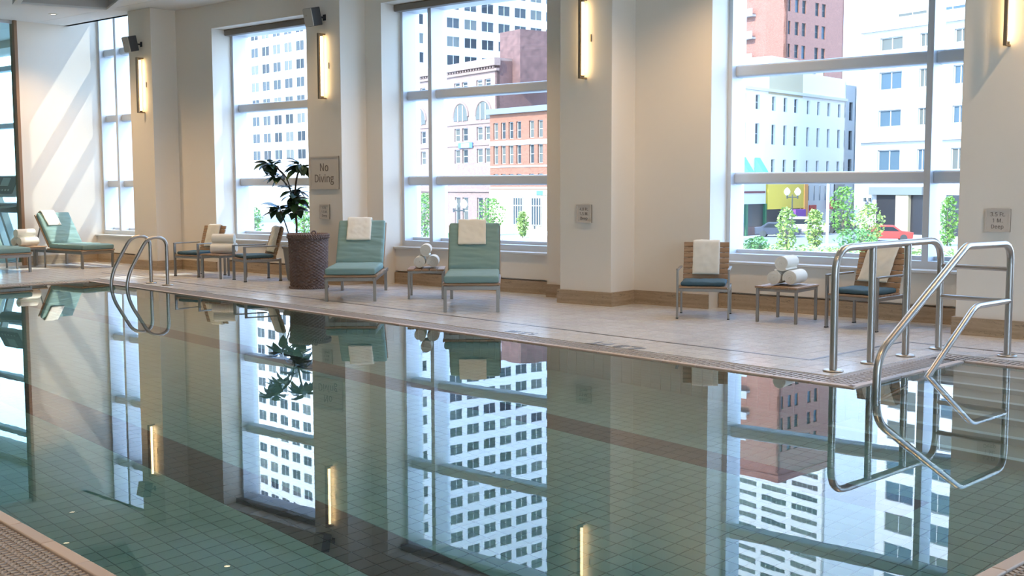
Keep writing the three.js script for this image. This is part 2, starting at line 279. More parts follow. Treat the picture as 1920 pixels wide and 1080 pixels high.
// windows: [left, right, sill, head, mullion x, transoms]
const SILL = 0.575, HEAD = 4.25;
const openings = [[XE, -19.39, 0.55, 5.6, -20.74, [1.57, 2.88, 4.19]], [-16.963, -14.25, SILL, HEAD, -14.85, [1.585, 2.89]], [-12.709, -9.53, SILL, HEAD, -12.09, [1.585, 2.89]], [-7.026, -3.87, SILL, HEAD, -4.56, [1.585, 2.89]], [-2.745, 0.43, SILL, HEAD, -2.13, [1.585, 2.89]], [2.92, 5.92, SILL, HEAD, 5.3, [1.585, 2.89]]];
{
  const s = new THREE.Shape([[XE - 0.15, -0.4], [XR, -0.4], [XR, 6.2], [XE - 0.15, 6.2]].map((p) => new THREE.Vector2(...p)));
  for (const [a0, b, , head] of openings) { const a = a0 === XE ? XE - 0.1 : a0; s.holes.push(new THREE.Path([[a, -0.001], [a, head], [b, head], [b, -0.001]].map((p) => new THREE.Vector2(...p)))); }
  const wall = structure('wall_front', 'cream painted window wall of the pool hall');
  mesh('wall_face', new THREE.ExtrudeGeometry(s, { depth: ZW - ZO, bevelEnabled: false }).translate(0, 0, ZO), M.paint, wall);
  for (const [a, b, sill] of openings) { mesh('apron', span(a, b, 0.198, sill - 0.03, ZO + 0.02, ZS), M.paint, wall); mesh('apron_back', span(a, b, 0, 0.198, ZO + 0.02, ZS - 0.07), M.paint, wall); }
  const cols = [[-18.76, -18.04], [-13.838, -13.064], [-8.919, -8.118], [-3.903, -3.10], [1.03, 1.83], [5.96, 6.76]];
  for (const [a, b] of cols) { const c = structure('column', 'cream painted square column standing proud of the window wall', [(a + b) / 2, 0, (ZC + ZW) / 2]); mesh('shaft', rbox(b - a, CEIL, ZC - ZW + 0.02, 0.008, 0, CEIL / 2, -0.01, 1), M.paint, c); }
  // stone skirting, piece by piece
  const sk = structure('baseboard_front', 'tan veined stone skirting along the columns and window wall'), h = 0.175, t = 0.028;
  const run = (x0, x1, z, turnX) => mesh('skirting', turnX ? uspan(x0, x0 + t, 0, h, x1, z) : uspan(x0, x1, 0, h, z, z + t), M.stone, sk);
  for (const [a, b] of cols) { run(a - t, b + t, ZC); run(b, ZW, ZC, true); run(a - t, ZW, ZC, true); }
  const flats = [[-19.39, -18.76 - t], [-18.04 + t, -16.963], [-14.25, -13.838 - t], [-13.064 + t, -12.709], [-9.53, -8.919 - t], [-8.118 + t, -7.026], [-3.10 + t, -2.745], [0.43, 1.03 - t], [1.83 + t, 2.92], [6.76 + t, XR - 0.02]];
  for (const [a, b] of flats) if (b - a > 0.03) run(a, b, ZW);
  for (const [a, b] of openings) mesh('skirting', uspan(a + 0.012, b - 0.012, 0, h, ZS - 0.07, ZS + t), M.stone, sk);
}
const blindM = mat(lin(0.20, 0.165, 0.13), 0.6);
openings.forEach(([a, b, sill, head, mul, trans], n) => {
  const w = structure(`window_${n < 4 ? n + 1 : n + 3}`, ['tall leftmost window beside the sunlit end wall', 'window behind the potted rubber plant', 'window behind the two green loungers', 'wide window behind the stair handrails', 'unseen window added beyond the right column for more daylight', 'unseen window added far to the right for more daylight'][n]);  // the last two are unseen windows, added for daylight on the columns
  mesh('sill_board', rbox(b - a, 0.03, ZS + 0.045 - ZF, 0.006, (a + b) / 2, sill - 0.015, (ZS + 0.045 + ZF) / 2, 1), M.sill, w);
  const fw = 0.055;
  mesh('jamb', span(a, a + fw, sill, head, ZG - 0.06, ZF), M.frame, w);
  mesh('jamb', span(b - fw, b, sill, head, ZG - 0.06, ZF), M.frame, w);
  mesh('mullion', rbox(0.075, head - sill, ZF - ZG + 0.06, 0.006, mul, (sill + head) / 2, (ZF + ZG - 0.06) / 2, 1), M.frame, w);
  mesh('bottom_rail', span(a + fw, b - fw, sill, sill + 0.085, ZG - 0.06, ZF + 0.002), M.frame, w);
  mesh('head_rail', span(a + fw, b - fw, head - 0.09, head, ZG - 0.06, ZF), M.frame, w);
  if (n) mesh('blind_cassette', rbox(b - a - 0.04, 0.10, 0.12, 0.01, (a + b) / 2, head - 0.055, ZF + 0.09, 1), blindM, w);
  const bays = [[a + fw, mul - 0.0375], [mul + 0.0375, b - fw]];
  for (const [p, q] of bays) {
    mesh('glazing_bead', span(p, q, sill + 0.085, sill + 0.13, ZG - 0.05, ZG + 0.10), M.frame, w);
    for (const y of trans) mesh('transom', rbox(q - p + 0.03, 0.145, 0.21, 0.03, (p + q) / 2, y, ZG + 0.085, 3), M.frame, w);
    const ys = [sill + 0.1, ...trans, head - 0.06];
    for (let k = 0; k < ys.length - 1; k++) mesh('pane', span(p - 0.01, q + 0.01, ys[k] + (k ? 0.06 : 0), ys[k + 1] - 0.06, ZG - 0.006, ZG + 0.006), M.glass, w);
  }
});
{ // sunlit end wall with its brown edge trim, then the glass partition to the exercise room
  const wl = structure('wall_left', 'white end wall striped by sunlight');
  mesh('wall_face', span(XE - 0.15, XE, 0, 6.2, ZO, -10.86), M.paint, wl);
  const tr = structure('trim_1', 'narrow brown edge trim between the end wall and the glass partition');
  mesh('edge_strip', span(XE - 0.16, XE + 0.012, 0, CEIL, -10.86, -10.80), M.brownTrim, tr);
  const sk = structure('baseboard_left', 'tan stone skirting of the sunlit end wall');
  mesh('skirting', uspan(XE, XE + 0.028, 0, 0.175, ZS, -10.86), M.stone, sk);
  const gp = structure('window_5', 'clear glass partition before the treadmills');
  for (const [z0, z1] of [[-10.80, -8.6], [-8.6, -6.4], [-6.4, -4.2], [-4.2, -2.0], [-2.0, 0.2], [0.2, ZN]]) mesh('pane', span(XE - 0.085, XE - 0.073, 0.05, CEIL - 0.05, z0 + 0.003, z1 - 0.003), M.partitionGlass, gp);
  mesh('floor_channel', span(XE - 0.11, XE - 0.05, 0, 0.06, -10.8, ZN), M.frame, gp);
  mesh('head_channel', span(XE - 0.11, XE - 0.05, CEIL - 0.06, CEIL, -10.8, ZN), M.frame, gp);
  // exercise room front
  const g = structure('wall_gym', 'glazed outer wall of the exercise room');
  mesh('apron', span(XL, XE - 0.15, -0.4, 0.42, ZO, ZS), M.paint, g);
  mesh('lintel', span(XL, XE - 0.15, 4.5, 6.2, ZO, ZW), M.paint, g);
  const w = structure('window_6', 'exercise room window strip seen through the glass partition');
  const xs = [XL + 0.1, -29, -26.9, -24.9, -23.1, XE - 0.2];
  for (const x of xs) mesh('mullion', rbox(0.075, 4.1, 0.3, 0.006, x, 2.45, (ZF + ZG) / 2, 1), M.frame, w);
  for (let k = 0; k < xs.length - 1; k++) {
    for (const y of [0.46, 1.585, 2.89, 4.17]) mesh('transom', rbox(xs[k + 1] - xs[k] - 0.075, 0.12, 0.2, 0.025, (xs[k] + xs[k + 1]) / 2, y, ZG + 0.08, 2), M.frame, w);
    const ys = [0.46, 1.585, 2.89, 4.17, 4.5];
    for (let j = 0; j < 4; j++) mesh('pane', span(xs[k] + 0.03, xs[k + 1] - 0.03, ys[j] + 0.05, ys[j + 1] - 0.05, ZG - 0.006, ZG + 0.006), M.glass, w);
  }
}
{ // walls that close the hall behind and beside the camera
  const back = structure('wall_back', 'cream back wall of the pool hall behind the camera'); mesh('wall_face', span(XL - 0.2, XR + 0.2, -0.4, CEIL + 0.3, ZN, ZN + 0.2), M.paint, back);
  const right = structure('wall_right', 'cream right wall of the pool hall'); mesh('wall_face', [span(XR, XR + 0.2, -0.4, 0.35, ZO, ZN), span(XR, XR + 0.2, 4.4, CEIL + 0.3, ZO, ZN), span(XR, XR + 0.2, 0.35, 4.4, ZO, -4.85), span(XR, XR + 0.2, 0.35, 4.4, 2.2, ZN)], M.paint, right);
  const w = structure('window_9', 'unseen glazing added right of the camera to let in more daylight');  // out of view; added so more daylight reaches the column sides
  const zs = [-4.85, -2.5, -0.15, 2.2];
  for (const z of zs) mesh('mullion', rbox(0.16, 4.05, 0.075, 0.006, XR + 0.1, 2.375, z, 1), M.frame, w);
  for (let k = 0; k < zs.length - 1; k++) { for (const y of [0.41, 1.585, 2.89, 4.34]) mesh('transom', rbox(0.14, 0.12, zs[k + 1] - zs[k] - 0.07, 0.02, XR + 0.1, y, (zs[k] + zs[k + 1]) / 2, 1), M.frame, w); for (const [a, b] of [[0.46, 1.53], [1.64, 2.84], [2.94, 4.29]]) mesh('pane', span(XR + 0.094, XR + 0.106, a, b, zs[k] + 0.035, zs[k + 1] - 0.035), M.glass, w); }
  const gym = structure('wall_gym_end', 'far end wall of the exercise room'); mesh('wall_face', span(XL - 0.2, XL, -0.4, CEIL + 0.3, ZO, ZN), M.paint, gym);
}
const DOWN = [[-20.05, -10.9], [-18.37, -9.86], [-15.2, -10.9], [-11.0, -10.9], [-6.6, -10.9], [-2.2, -10.9], [-15.2, -5.8], [-11.0, -5.8], [-6.6, -5.8], [-2.2, -5.8], [-11.0, -1.0], [-6.6, -1.0], [-2.2, -1.0]];
{
  const c = structure('ceiling', 'off-white plasterboard ceiling of the pool hall');
  const EDGE = -11.92;
  const panel = (x0, x1, z0, z1) => mesh('panel', span(x0 + 0.004, x1 - 0.004, CEIL, CEIL + 0.05, z0 + 0.004, z1 - 0.004), M.ceilingPaint, c);
  // boards with open joints under the slab
  const xs = [XL, -26, XE - 0.05, -18.8, -15.9, -11, -6, -1.5, 3, XR], zs = [ZW, -11.25, -8.9, -5, -1, ZN];
  for (let i = 0; i < xs.length - 1; i++) for (let j = 0; j < zs.length - 1; j++) panel(xs[i], xs[i + 1], j === 0 && xs[i + 1] <= -18.7 && xs[i] >= XE - 0.1 ? EDGE : zs[j], zs[j + 1]);
  mesh('slab', [span(XL - 0.2, XE - 0.1, CEIL + 0.05, CEIL + 0.3, ZO, ZN), span(XE - 0.1, -18.8, CEIL + 0.05, CEIL + 0.3, EDGE, ZN), span(-18.8, XR + 0.2, CEIL + 0.05, CEIL + 0.3, ZO, ZN)], M.ceilingPaint, c);
  mesh('light_well', [span(XE - 0.1, -18.8, 6.2, 6.4, ZO, EDGE + 0.1), span(XE - 0.1, -18.8, CEIL, 6.2, EDGE, EDGE + 0.1), span(-18.9, -18.8, CEIL, 6.2, ZW, EDGE)], M.ceilingPaint, c);
  // hanging trays below the ceiling over the pool
  const tray = (x, z, turn, L, D, label) => {
    const t = thing('ceiling_tray', label, 'ceiling tray', [x, 4.31, z], turn, 'hanging ceiling trays over the pool');
    mesh('rim', [span(0, 0.06, 0, 0.34, 0, D), span(L - 0.06, L, 0, 0.34, 0, D), span(0.06, L - 0.06, 0, 0.34, 0, 0.06), span(0.06, L - 0.06, 0, 0.34, D - 0.06, D)], mat(lin(0.60, 0.56, 0.51), 0.7), t);
    mesh('rim_lip', [span(-0.03, 0.1, -0.03, 0, 0, D), span(L - 0.1, L + 0.03, -0.03, 0, 0, D), span(0.1, L - 0.1, -0.03, 0, 0, 0.1), span(0.1, L - 0.1, -0.03, 0, D - 0.1, D)], M.ceilingPaint, t);
    mesh('liner', span(0.06, L - 0.06, 0.25, 0.29, 0.06, D - 0.06), M.ceilingPaint, t);
  };
  tray(-16.65, -10.04, -0.37, 3.2, 1.45, 'brown rimmed ceiling tray nearest the end wall');
  tray(-15.72, -7.6, -0.37, 3.2, 1.45, 'brown rimmed ceiling tray over the middle of the pool');
}
{ // recessed ceiling lamps
  const ring = lathe([[0.052, 0], [0.085, 0], [0.085, -0.008], [0.06, -0.012], [0.052, 0]], 24), disc = new THREE.CylinderGeometry(0.05, 0.05, 0.006, 20), glow = mat(lin(1, 0.9, 0.75), 0.5, { emissive: lin(1.0, 0.80, 0.52), emissiveIntensity: 5 }), ringM = mat(lin(0.7, 0.68, 0.62), 0.4);
  DOWN.forEach(([x, z], k) => {
    const t = thing('ceiling_downlight', k === 0 ? 'small round ceiling downlight near the end wall' : `small round ceiling downlight ${['', 'mirrored at the water edge', 'over the far armchairs', 'over the middle loungers', 'over the right armchairs', 'over the column at the right', 'over the deep end of the pool', 'over the middle of the pool', 'over the right part of the pool', 'over the pool steps side', 'behind the camera to the left', 'just behind the camera', 'behind the camera to the right'][k]}`, 'downlight', [x, CEIL, z], 0, 'ceiling downlights');
    mesh('trim_ring', ring, ringM, t); mesh('lamp_disc', disc, glow, t);
    const l = new THREE.SpotLight(new THREE.Color(1.0, 0.69, 0.38), 16, 0, 1.05, 0.6, 2); l.position.set(x, CEIL - 0.03, z); l.target.position.set(x, 0, z); l.castShadow = true; l.shadow.radius = 2.5; scene.add(l, l.target);
  });
}

// ---------------------------------------------------------------- fittings on the columns
{
  const tubeM = mat(lin(1, 0.92, 0.78), 0.4, { emissive: lin(1.0, 0.74, 0.38), emissiveIntensity: 6.5 });
  const barG = rbox(0.034, 0.98, 0.03, 0.004, 0, 0.49, 0.135, 1), tubeG = new THREE.CylinderGeometry(0.019, 0.019, 0.92, 14).translate(0, 0.49, 0.072);
  const armG = (y) => rbox(0.026, 0.022, 0.135, 0.003, 0, y, 0.0675, 1), capG = (y) => new THREE.CylinderGeometry(0.022, 0.022, 0.03, 14).translate(0, y, 0.072);
  const where = [[-18.30, 'glowing wall sconce under the speaker nearest the end wall'], [-13.395, 'glowing wall sconce above the no diving sign'], [-8.51, 'glowing wall sconce on the middle column'], [-3.47, 'glowing wall sconce on the column at the right edge']];
  for (const [x, label] of where) {
    const t = thing('wall_sconce', label, 'wall lamp', [x, 2.82, ZC], 0, 'tube sconces on the columns');
    mesh('front_bar', barG, M.bronze, t); mesh('glow_tube', tubeG, tubeM, t);
    for (const y of [0.011, 0.969]) mesh('bracket', armG(y), M.bronze, t);
    for (const y of [0.03, 0.95]) mesh('end_cap', capG(y), M.bronze, t);
    mesh('switch_rod', box(0.008, 0.09, 0.012, 0.075, 0.5, 0.006), M.bronze, t);
    const l = new THREE.RectAreaLight(new THREE.Color(1.0, 0.72, 0.36), 3.5, 0.036, 0.92); l.position.set(x, 3.31, ZC + 0.05); l.lookAt(x, 3.31, ZC - 1); scene.add(l);
  }
  for (const [x, label] of [[-13.47, 'dark box speaker above the no diving sconce'], [-18.42, 'dark box speaker on the column nearest the end wall']]) {
    const t = thing('wall_speaker', label, 'speaker', [x, 4.04, ZC + 0.17], 0, 'speakers on the columns');
    const c = mesh('cabinet', [rbox(0.2, 0.27, 0.17, 0.012)], M.darkGrey, t); c.rotation.set(0.22, 0.0, 0, 'YXZ');
    mesh('grille', rbox(0.19, 0.26, 0.02, 0.006, 0, 0, 0.088, 1), M.speakerGrille, c);
    mesh('badge', box(0.018, 0.012, 0.004, -0.03, 0.03, 0.099), M.brownTrim, c);
    mesh('bracket', [rod(V3(0.05, 0, -0.07), V3(0.075, 0.0, -0.165), 0.014), rbox(0.06, 0.09, 0.012, 0.003, 0.075, 0, -0.164, 1), rbox(0.03, 0.13, 0.02, 0.004, 0.045, 0.02, -0.075, 1)], M.black, t);
  }
  const plate = (w, h) => { const s = new THREE.Shape([[-w / 2, -h / 2], [w / 2, -h / 2], [w / 2, h / 2], [-w / 2, h / 2]].map((p) => new THREE.Vector2(...p))); return new THREE.ExtrudeGeometry(s, { depth: 0.006, bevelEnabled: true, bevelThickness: 0.008, bevelSize: -0.014, bevelOffset: 0.0, bevelSegments: 1 }); };
  const rimGeo = (w, h, b = 0.022) => join([box(w, b, 0.018, 0, h / 2 - b / 2, 0.009), box(w, b, 0.018, 0, -h / 2 + b / 2, 0.009), box(b, h - 2 * b, 0.018, w / 2 - b / 2, 0, 0.009), box(b, h - 2 * b, 0.018, -w / 2 + b / 2, 0, 0.009)]);
  const sign = (name, label, cat, x, y, w, h, lines, size, gapY) => {
    const t = thing(name, label, cat, [x, y, ZC], 0, name === 'depth_sign' ? 'pool depth signs on the columns' : undefined);
    mesh('plate', box(w, h, 0.012, 0, 0, 0.006), M.signPlate, t); mesh('rim', rimGeo(w, h, w > 0.4 ? 0.024 : 0.016), M.signPlate, t);
    lines.forEach((s, k) => mesh('lettering', textGeo(s, size, 0.002).translate(0, (lines.length - 1) / 2 * gapY - k * gapY - size / 2, 0.0121), M.signInk, t));
  };
  sign('no_diving_sign', 'tan wall plate reading No Diving', 'sign', -13.455, 1.71, 0.66, 0.50, ['No', 'Diving'], 0.118, 0.17);
  sign('depth_sign', 'small tan depth plate below the No Diving sign', 'sign', -13.465, 1.115, 0.225, 0.225, ['5 Ft.', '1.5 M.', 'Deep'], 0.036, 0.058);
  sign('depth_sign', 'small tan depth plate on the middle column', 'sign', -8.53, 1.15, 0.235, 0.225, ['4.8 Ft.', '1.5 M.', 'Deep'], 0.036, 0.058);
  sign('depth_sign', 'small tan depth plate reading 3.5 Ft. on the rightmost column', 'sign', -3.52, 1.15, 0.24, 0.225, ['3.5 Ft.', '1 M.', 'Deep'], 0.038, 0.06);
}

// ---------------------------------------------------------------- soft goods
function cushion(w, h, d, r, wrinkle = 0.004, seed = 0, dome = 0.01) {      // upholstered pad: rounded box, slightly domed and creased
  let g = new THREE.BoxGeometry(w, h, d, 44, 6, 28); const p = g.attributes.position, v = V3(), q = V3();
  for (let i = 0; i < p.count; i++) {
    v.fromBufferAttribute(p, i);
    q.set(Math.max(-w / 2 + r, Math.min(w / 2 - r, v.x)), Math.max(-h / 2 + r, Math.min(h / 2 - r, v.y)), Math.max(-d / 2 + r, Math.min(d / 2 - r, v.z)));
    const o = v.clone().sub(q); if (o.lengthSq() > 1e-12) o.setLength(r); v.copy(q).add(o);
    const e = (1 - (2 * v.x / w) ** 4) * (1 - (2 * v.z / d) ** 4), k = Math.sign(v.y) * Math.min(1, Math.abs(v.y) / (h / 2));
    v.y += k * (dome * e + wrinkle * fbm(v.x * 16 + seed, v.z * 2.5 + seed * 2, seed, 3) * 2);
    p.setXYZ(i, v.x, v.y, v.z);
  }
  g.deleteAttribute('normal'); g = mergeVertices(new THREE.BufferGeometry().copy(g), 1e-5); g.computeVertexNormals(); return g;
}
function drape(path, width, { thick = 0.018, zc = 0, skew = 0, seed = 1, wave = 0.008, taper = 0 } = {}) {   // folded towel following a path in x-y, wide along z
  const pts = path.map(([x, y]) => V3(x, y, 0)), c = new Bent(pts, 0.03, 5), nu = 46, nv = 18, pos = [], idx = [], uv = [];
  const at = (i) => c.getPoint(i / nu), side = (i) => { const a = at(Math.max(0, i - 0.6)), b = at(Math.min(nu, i + 0.6)); const t = b.sub(a).normalize(); return V3(-t.y, t.x, 0); };
  for (const s of [1, -1]) for (let i = 0; i <= nu; i++) { const P = at(i), n = side(i); for (let j = 0; j <= nv; j++) {
    const f = j / nv - 0.5, e = Math.min(1, Math.min(i, nu - i, ) / 1.5), ed = Math.min(1, Math.min(j, nv - j) / 1.5), k = 0.35 + 0.65 * Math.sqrt(Math.max(0.05, e * ed));
    const wv = wave * fbm(i * 0.10 + seed * 7, f * 3 + seed, seed * 3, 3) * 1.6, off = s * thick / 2 * k + wv;
    const zz = zc + f * width * (1 - taper * i / nu) + skew * (i / nu) + 0.012 * fbm(i * 0.15, seed * 5 + (f > 0 ? 3 : 0), 2, 2);
    pos.push(P.x + n.x * off, P.y + n.y * off, zz); uv.push(zz, i / nu * 0.8);
  } }
  const W = nv + 1, S = (nu + 1) * W, id = (s, i, j) => s * S + i * W + j;
  for (let i = 0; i < nu; i++) for (let j = 0; j < nv; j++) { idx.push(id(0, i, j), id(0, i, j + 1), id(0, i + 1, j + 1), id(0, i, j), id(0, i + 1, j + 1), id(0, i + 1, j)); idx.push(id(1, i, j), id(1, i + 1, j + 1), id(1, i, j + 1), id(1, i, j), id(1, i + 1, j), id(1, i + 1, j + 1)); }
  for (let i = 0; i < nu; i++) for (const j of [0, nv]) { const q = [id(0, i, j), id(0, i + 1, j), id(1, i + 1, j), id(1, i, j)]; if (j) idx.push(q[0], q[2], q[1], q[0], q[3], q[2]); else idx.push(q[0], q[1], q[2], q[0], q[2], q[3]); }
  for (let j = 0; j < nv; j++) for (const i of [0, nu]) { const q = [id(0, i, j), id(0, i, j + 1), id(1, i, j + 1), id(1, i, j)]; if (i) idx.push(q[0], q[1], q[2], q[0], q[2], q[3]); else idx.push(q[0], q[2], q[1], q[0], q[3], q[2]); }
  const g = new THREE.BufferGeometry(); g.setAttribute('position', new THREE.Float32BufferAttribute(pos, 3)); g.setAttribute('uv', new THREE.Float32BufferAttribute(uv, 2)); g.setIndex(idx); g.computeVertexNormals(); return g;
}
const towelThing = (geo, label, pos, turn) => { const o = mesh('draped_towel', geo, M.towel); o.position.set(...pos); o.rotation.y = turn; return tag(o, label, 'towel', 'towels laid over chair backs'); };

// ---------------------------------------------------------------- sun loungers: local x points to the foot end, origin between the foot legs
const BACK = 52 * PI / 180, BH = [-1.14, 0.385], BU = [-Math.cos(BACK), Math.sin(BACK)], BN = [Math.sin(BACK), Math.cos(BACK)];
const onBack = (s, n) => [BH[0] + BU[0] * s + BN[0] * n, BH[1] + BU[1] * s + BN[1] * n];
function makeLounger(label, pos, turn) {
  const t = thing('sun_lounger', label, 'lounger', pos, turn, 'green cushioned sun loungers');
  const leg = rbox(0.045, 0.315, 0.04, 0.004, 0, 0.1575, 0, 1);
  for (const [x, z] of [[-0.03, 0.315], [-0.03, -0.315], [-1.62, 0.315], [-1.62, -0.315]]) mesh('leg', leg, M.brushed, t).position.set(x, 0, z);
  for (const z of [0.315, -0.315]) mesh('side_rail', rbox(1.86, 0.05, 0.035, 0.004, -0.93, 0.29, z, 1), M.brushed, t);
  for (const x of [-0.02, -1.84]) mesh('cross_rail', rbox(0.035, 0.05, 0.63, 0.004, x, 0.29, 0, 1), M.brushed, t);
  const sl = metricUV(rbox(0.085, 0.024, 0.66, 0.004, 0, 0, 0, 1));
  for (let k = 0; k < 12; k++) mesh('seat_slat', sl, M.teak, t).position.set(-0.035 - k * 0.098, 0.334, 0);
  for (const z of [0.335, -0.335]) mesh('edge_board', metricUV(rbox(1.18, 0.032, 0.022, 0.004, -0.59, 0.334, z, 1)), M.teak, t);
  mesh('seat_cushion', cushion(1.17, 0.09, 0.66, 0.03, 0.007, 1).translate(-0.565, 0.394, 0), M.teal, t);
  const bk = new THREE.Group(); bk.name = 'backrest'; t.add(bk); bk.position.set(BH[0], BH[1] - 0.02, 0); bk.rotation.z = PI - BACK;
  mesh('back_cushion', cushion(0.74, 0.085, 0.66, 0.03, 0.012, 4).translate(0.38, -0.075, 0), M.teal, bk);
  for (const z of [0.325, -0.325]) mesh('back_frame', metricUV(rbox(0.76, 0.03, 0.03, 0.004, 0.38, -0.015, z, 1)), M.teak, bk);
  for (let k = 0; k < 7; k++) mesh('back_slat', sl, M.teak, bk).position.set(0.06 + k * 0.104, -0.016, 0);
  for (const z of [0.28, -0.28]) mesh('prop_strut', bar(V3(-1.5, 0.75, z), V3(-1.72, 0.3, z), 0.02, 0.02), M.brushed, t);
  return t;
}
const loungerTowel = (w, zc, drop, seed, skew = 0) => drape([onBack(0.76 - drop, 0.128), onBack(0.757, 0.128), onBack(0.775, 0.06), onBack(0.768, -0.012), onBack(0.6, -0.012)], w, { zc, seed, skew, thick: 0.024 });
{
  const L = [['green cushioned sun lounger right of the wicker hamper', [-11.14, 0, -10.02], -0.855], ['green cushioned sun lounger in front of the middle window', [-9.05, 0, -10.06], -0.87], ['green cushioned sun lounger set sideways by the sunlit end wall', [-19.5, 0, -11.31], 0.03], ['green cushioned sun lounger cut off by the left edge', [-19.58, 0, -9.72], -0.02]];
  const proto = makeLounger(...L[0]);
  for (const [label, pos, turn] of L.slice(1)) copyOf(proto, pos, turn, label);
  towelThing(loungerTowel(0.34, 0.03, 0.40, 1), 'cream towel on the lounger beside the wicker hamper', L[0][1], L[0][2]);
  towelThing(loungerTowel(0.36, 0.03, 0.40, 2), 'cream towel on the lounger in front of the middle window', L[1][1], L[1][2]);
  towelThing(loungerTowel(0.27, 0.1, 0.36, 3, 0.05), 'cream towel on the lounger by the sunlit end wall', L[2][1], L[2][2]);
}
// ---------------------------------------------------------------- armchairs: local z points forward
const CB = { z: -0.205, y: 0.35, t: 0.30 };                                  // backrest foot and lean
function makeChair(label, pos, turn) {
  const t = thing('patio_armchair', label, 'chair', pos, turn, 'slatted patio armchairs');
  for (const x of [-0.285, 0.285]) {
    mesh('front_leg', rbox(0.022, 0.565, 0.045, 0.004, x, 0.2825, 0.30, 1), M.brushed, t);
    mesh('rear_leg', rbox(0.022, 0.36, 0.04, 0.004, x, 0.18, -0.28, 1), M.brushed, t);
    mesh('armrest', rbox(0.03, 0.02, 0.56, 0.004, x, 0.556, 0.04, 1), M.brushed, t);
    mesh('side_rail', rbox(0.022, 0.04, 0.56, 0.004, x, 0.33, 0.01, 1), M.brushed, t);
    for (const z of [0.30, -0.28]) mesh('foot_pad', box(0.026, 0.012, 0.048, x, 0.006, z), M.black, t);
  }
  mesh('front_rail', rbox(0.55, 0.035, 0.022, 0.004, 0, 0.327, 0.30, 1), M.brushed, t);
  mesh('rear_rail', rbox(0.55, 0.035, 0.022, 0.004, 0, 0.327, -0.28, 1), M.brushed, t);
  const s = metricUV(rbox(0.53, 0.02, 0.062, 0.004, 0, 0, 0, 1));
  for (let k = 0; k < 8; k++) mesh('seat_slat', s, M.teak, t).position.set(0, 0.356, 0.285 - k * 0.069);
  mesh('seat_cushion', cushion(0.50, 0.05, 0.48, 0.022, 0.006, 9, 0.008).translate(0, 0.394, 0.05), M.blueCushion, t);
  const bs = metricUV(rbox(0.525, 0.058, 0.02, 0.004, 0, 0, 0, 1)), bk = new THREE.Group(); bk.name = 'backrest'; t.add(bk); bk.position.set(0, CB.y, CB.z); bk.rotation.x = -CB.t;
  for (let k = 0; k < 8; k++) mesh('back_slat', bs, M.teak, bk).position.set(0, 0.03 + k * 0.064, 0);
  for (const x of [-0.2, 0.2]) mesh('back_strap', rbox(0.03, 0.5, 0.012, 0.003, x, 0.25, -0.016, 1), M.brushed, bk);
  return t;
}
const onChair = (s, n) => [-(CB.z - Math.sin(CB.t) * s + Math.cos(CB.t) * n), CB.y + Math.cos(CB.t) * s + Math.sin(CB.t) * n];  // as x of a towel turned a quarter
const chairTowel = (w, drop, seed, more = {}) => drape([onChair(0.515 - drop, 0.028), onChair(0.515, 0.028), onChair(0.53, 0.0), onChair(0.515, -0.036), onChair(0.3, -0.036)], w, { seed, thick: 0.022, ...more }).rotateY(-PI / 2).rotateY(PI);
{
  const C = [['slatted armchair facing the pool before the far window', [-16.45, 0, -11.42], 0.12], ['slatted armchair beside the wicker hamper and planter', [-14.9, 0, -11.42], -0.33], ['slatted armchair with blue cushion standing against the cream wall', [-6.68, 0, -11.43], 0.47], ['slatted armchair behind the stair handrails', [-4.82, 0, -11.58], -0.10]];
  const proto = makeChair(...C[0]);
  for (const [label, pos, turn] of C.slice(1)) copyOf(proto, pos, turn, label);
  const T = [['cream towel over the armchair before the far window', 0.30, 0.38, 5, {}], ['cream towel bunched over the armchair beside the planter', 0.36, 0.42, 6, { wave: 0.02 }], ['cream towel over the armchair against the cream wall', 0.31, 0.40, 7, {}], ['cream towel slung askew over the armchair behind the handrails', 0.34, 0.40, 8, { skew: 0.12, zc: -0.05, wave: 0.014 }]];
  T.forEach(([label, w, drop, seed, more], k) => towelThing(chairTowel(w, drop, seed, more), label, C[k][1], C[k][2]));
}
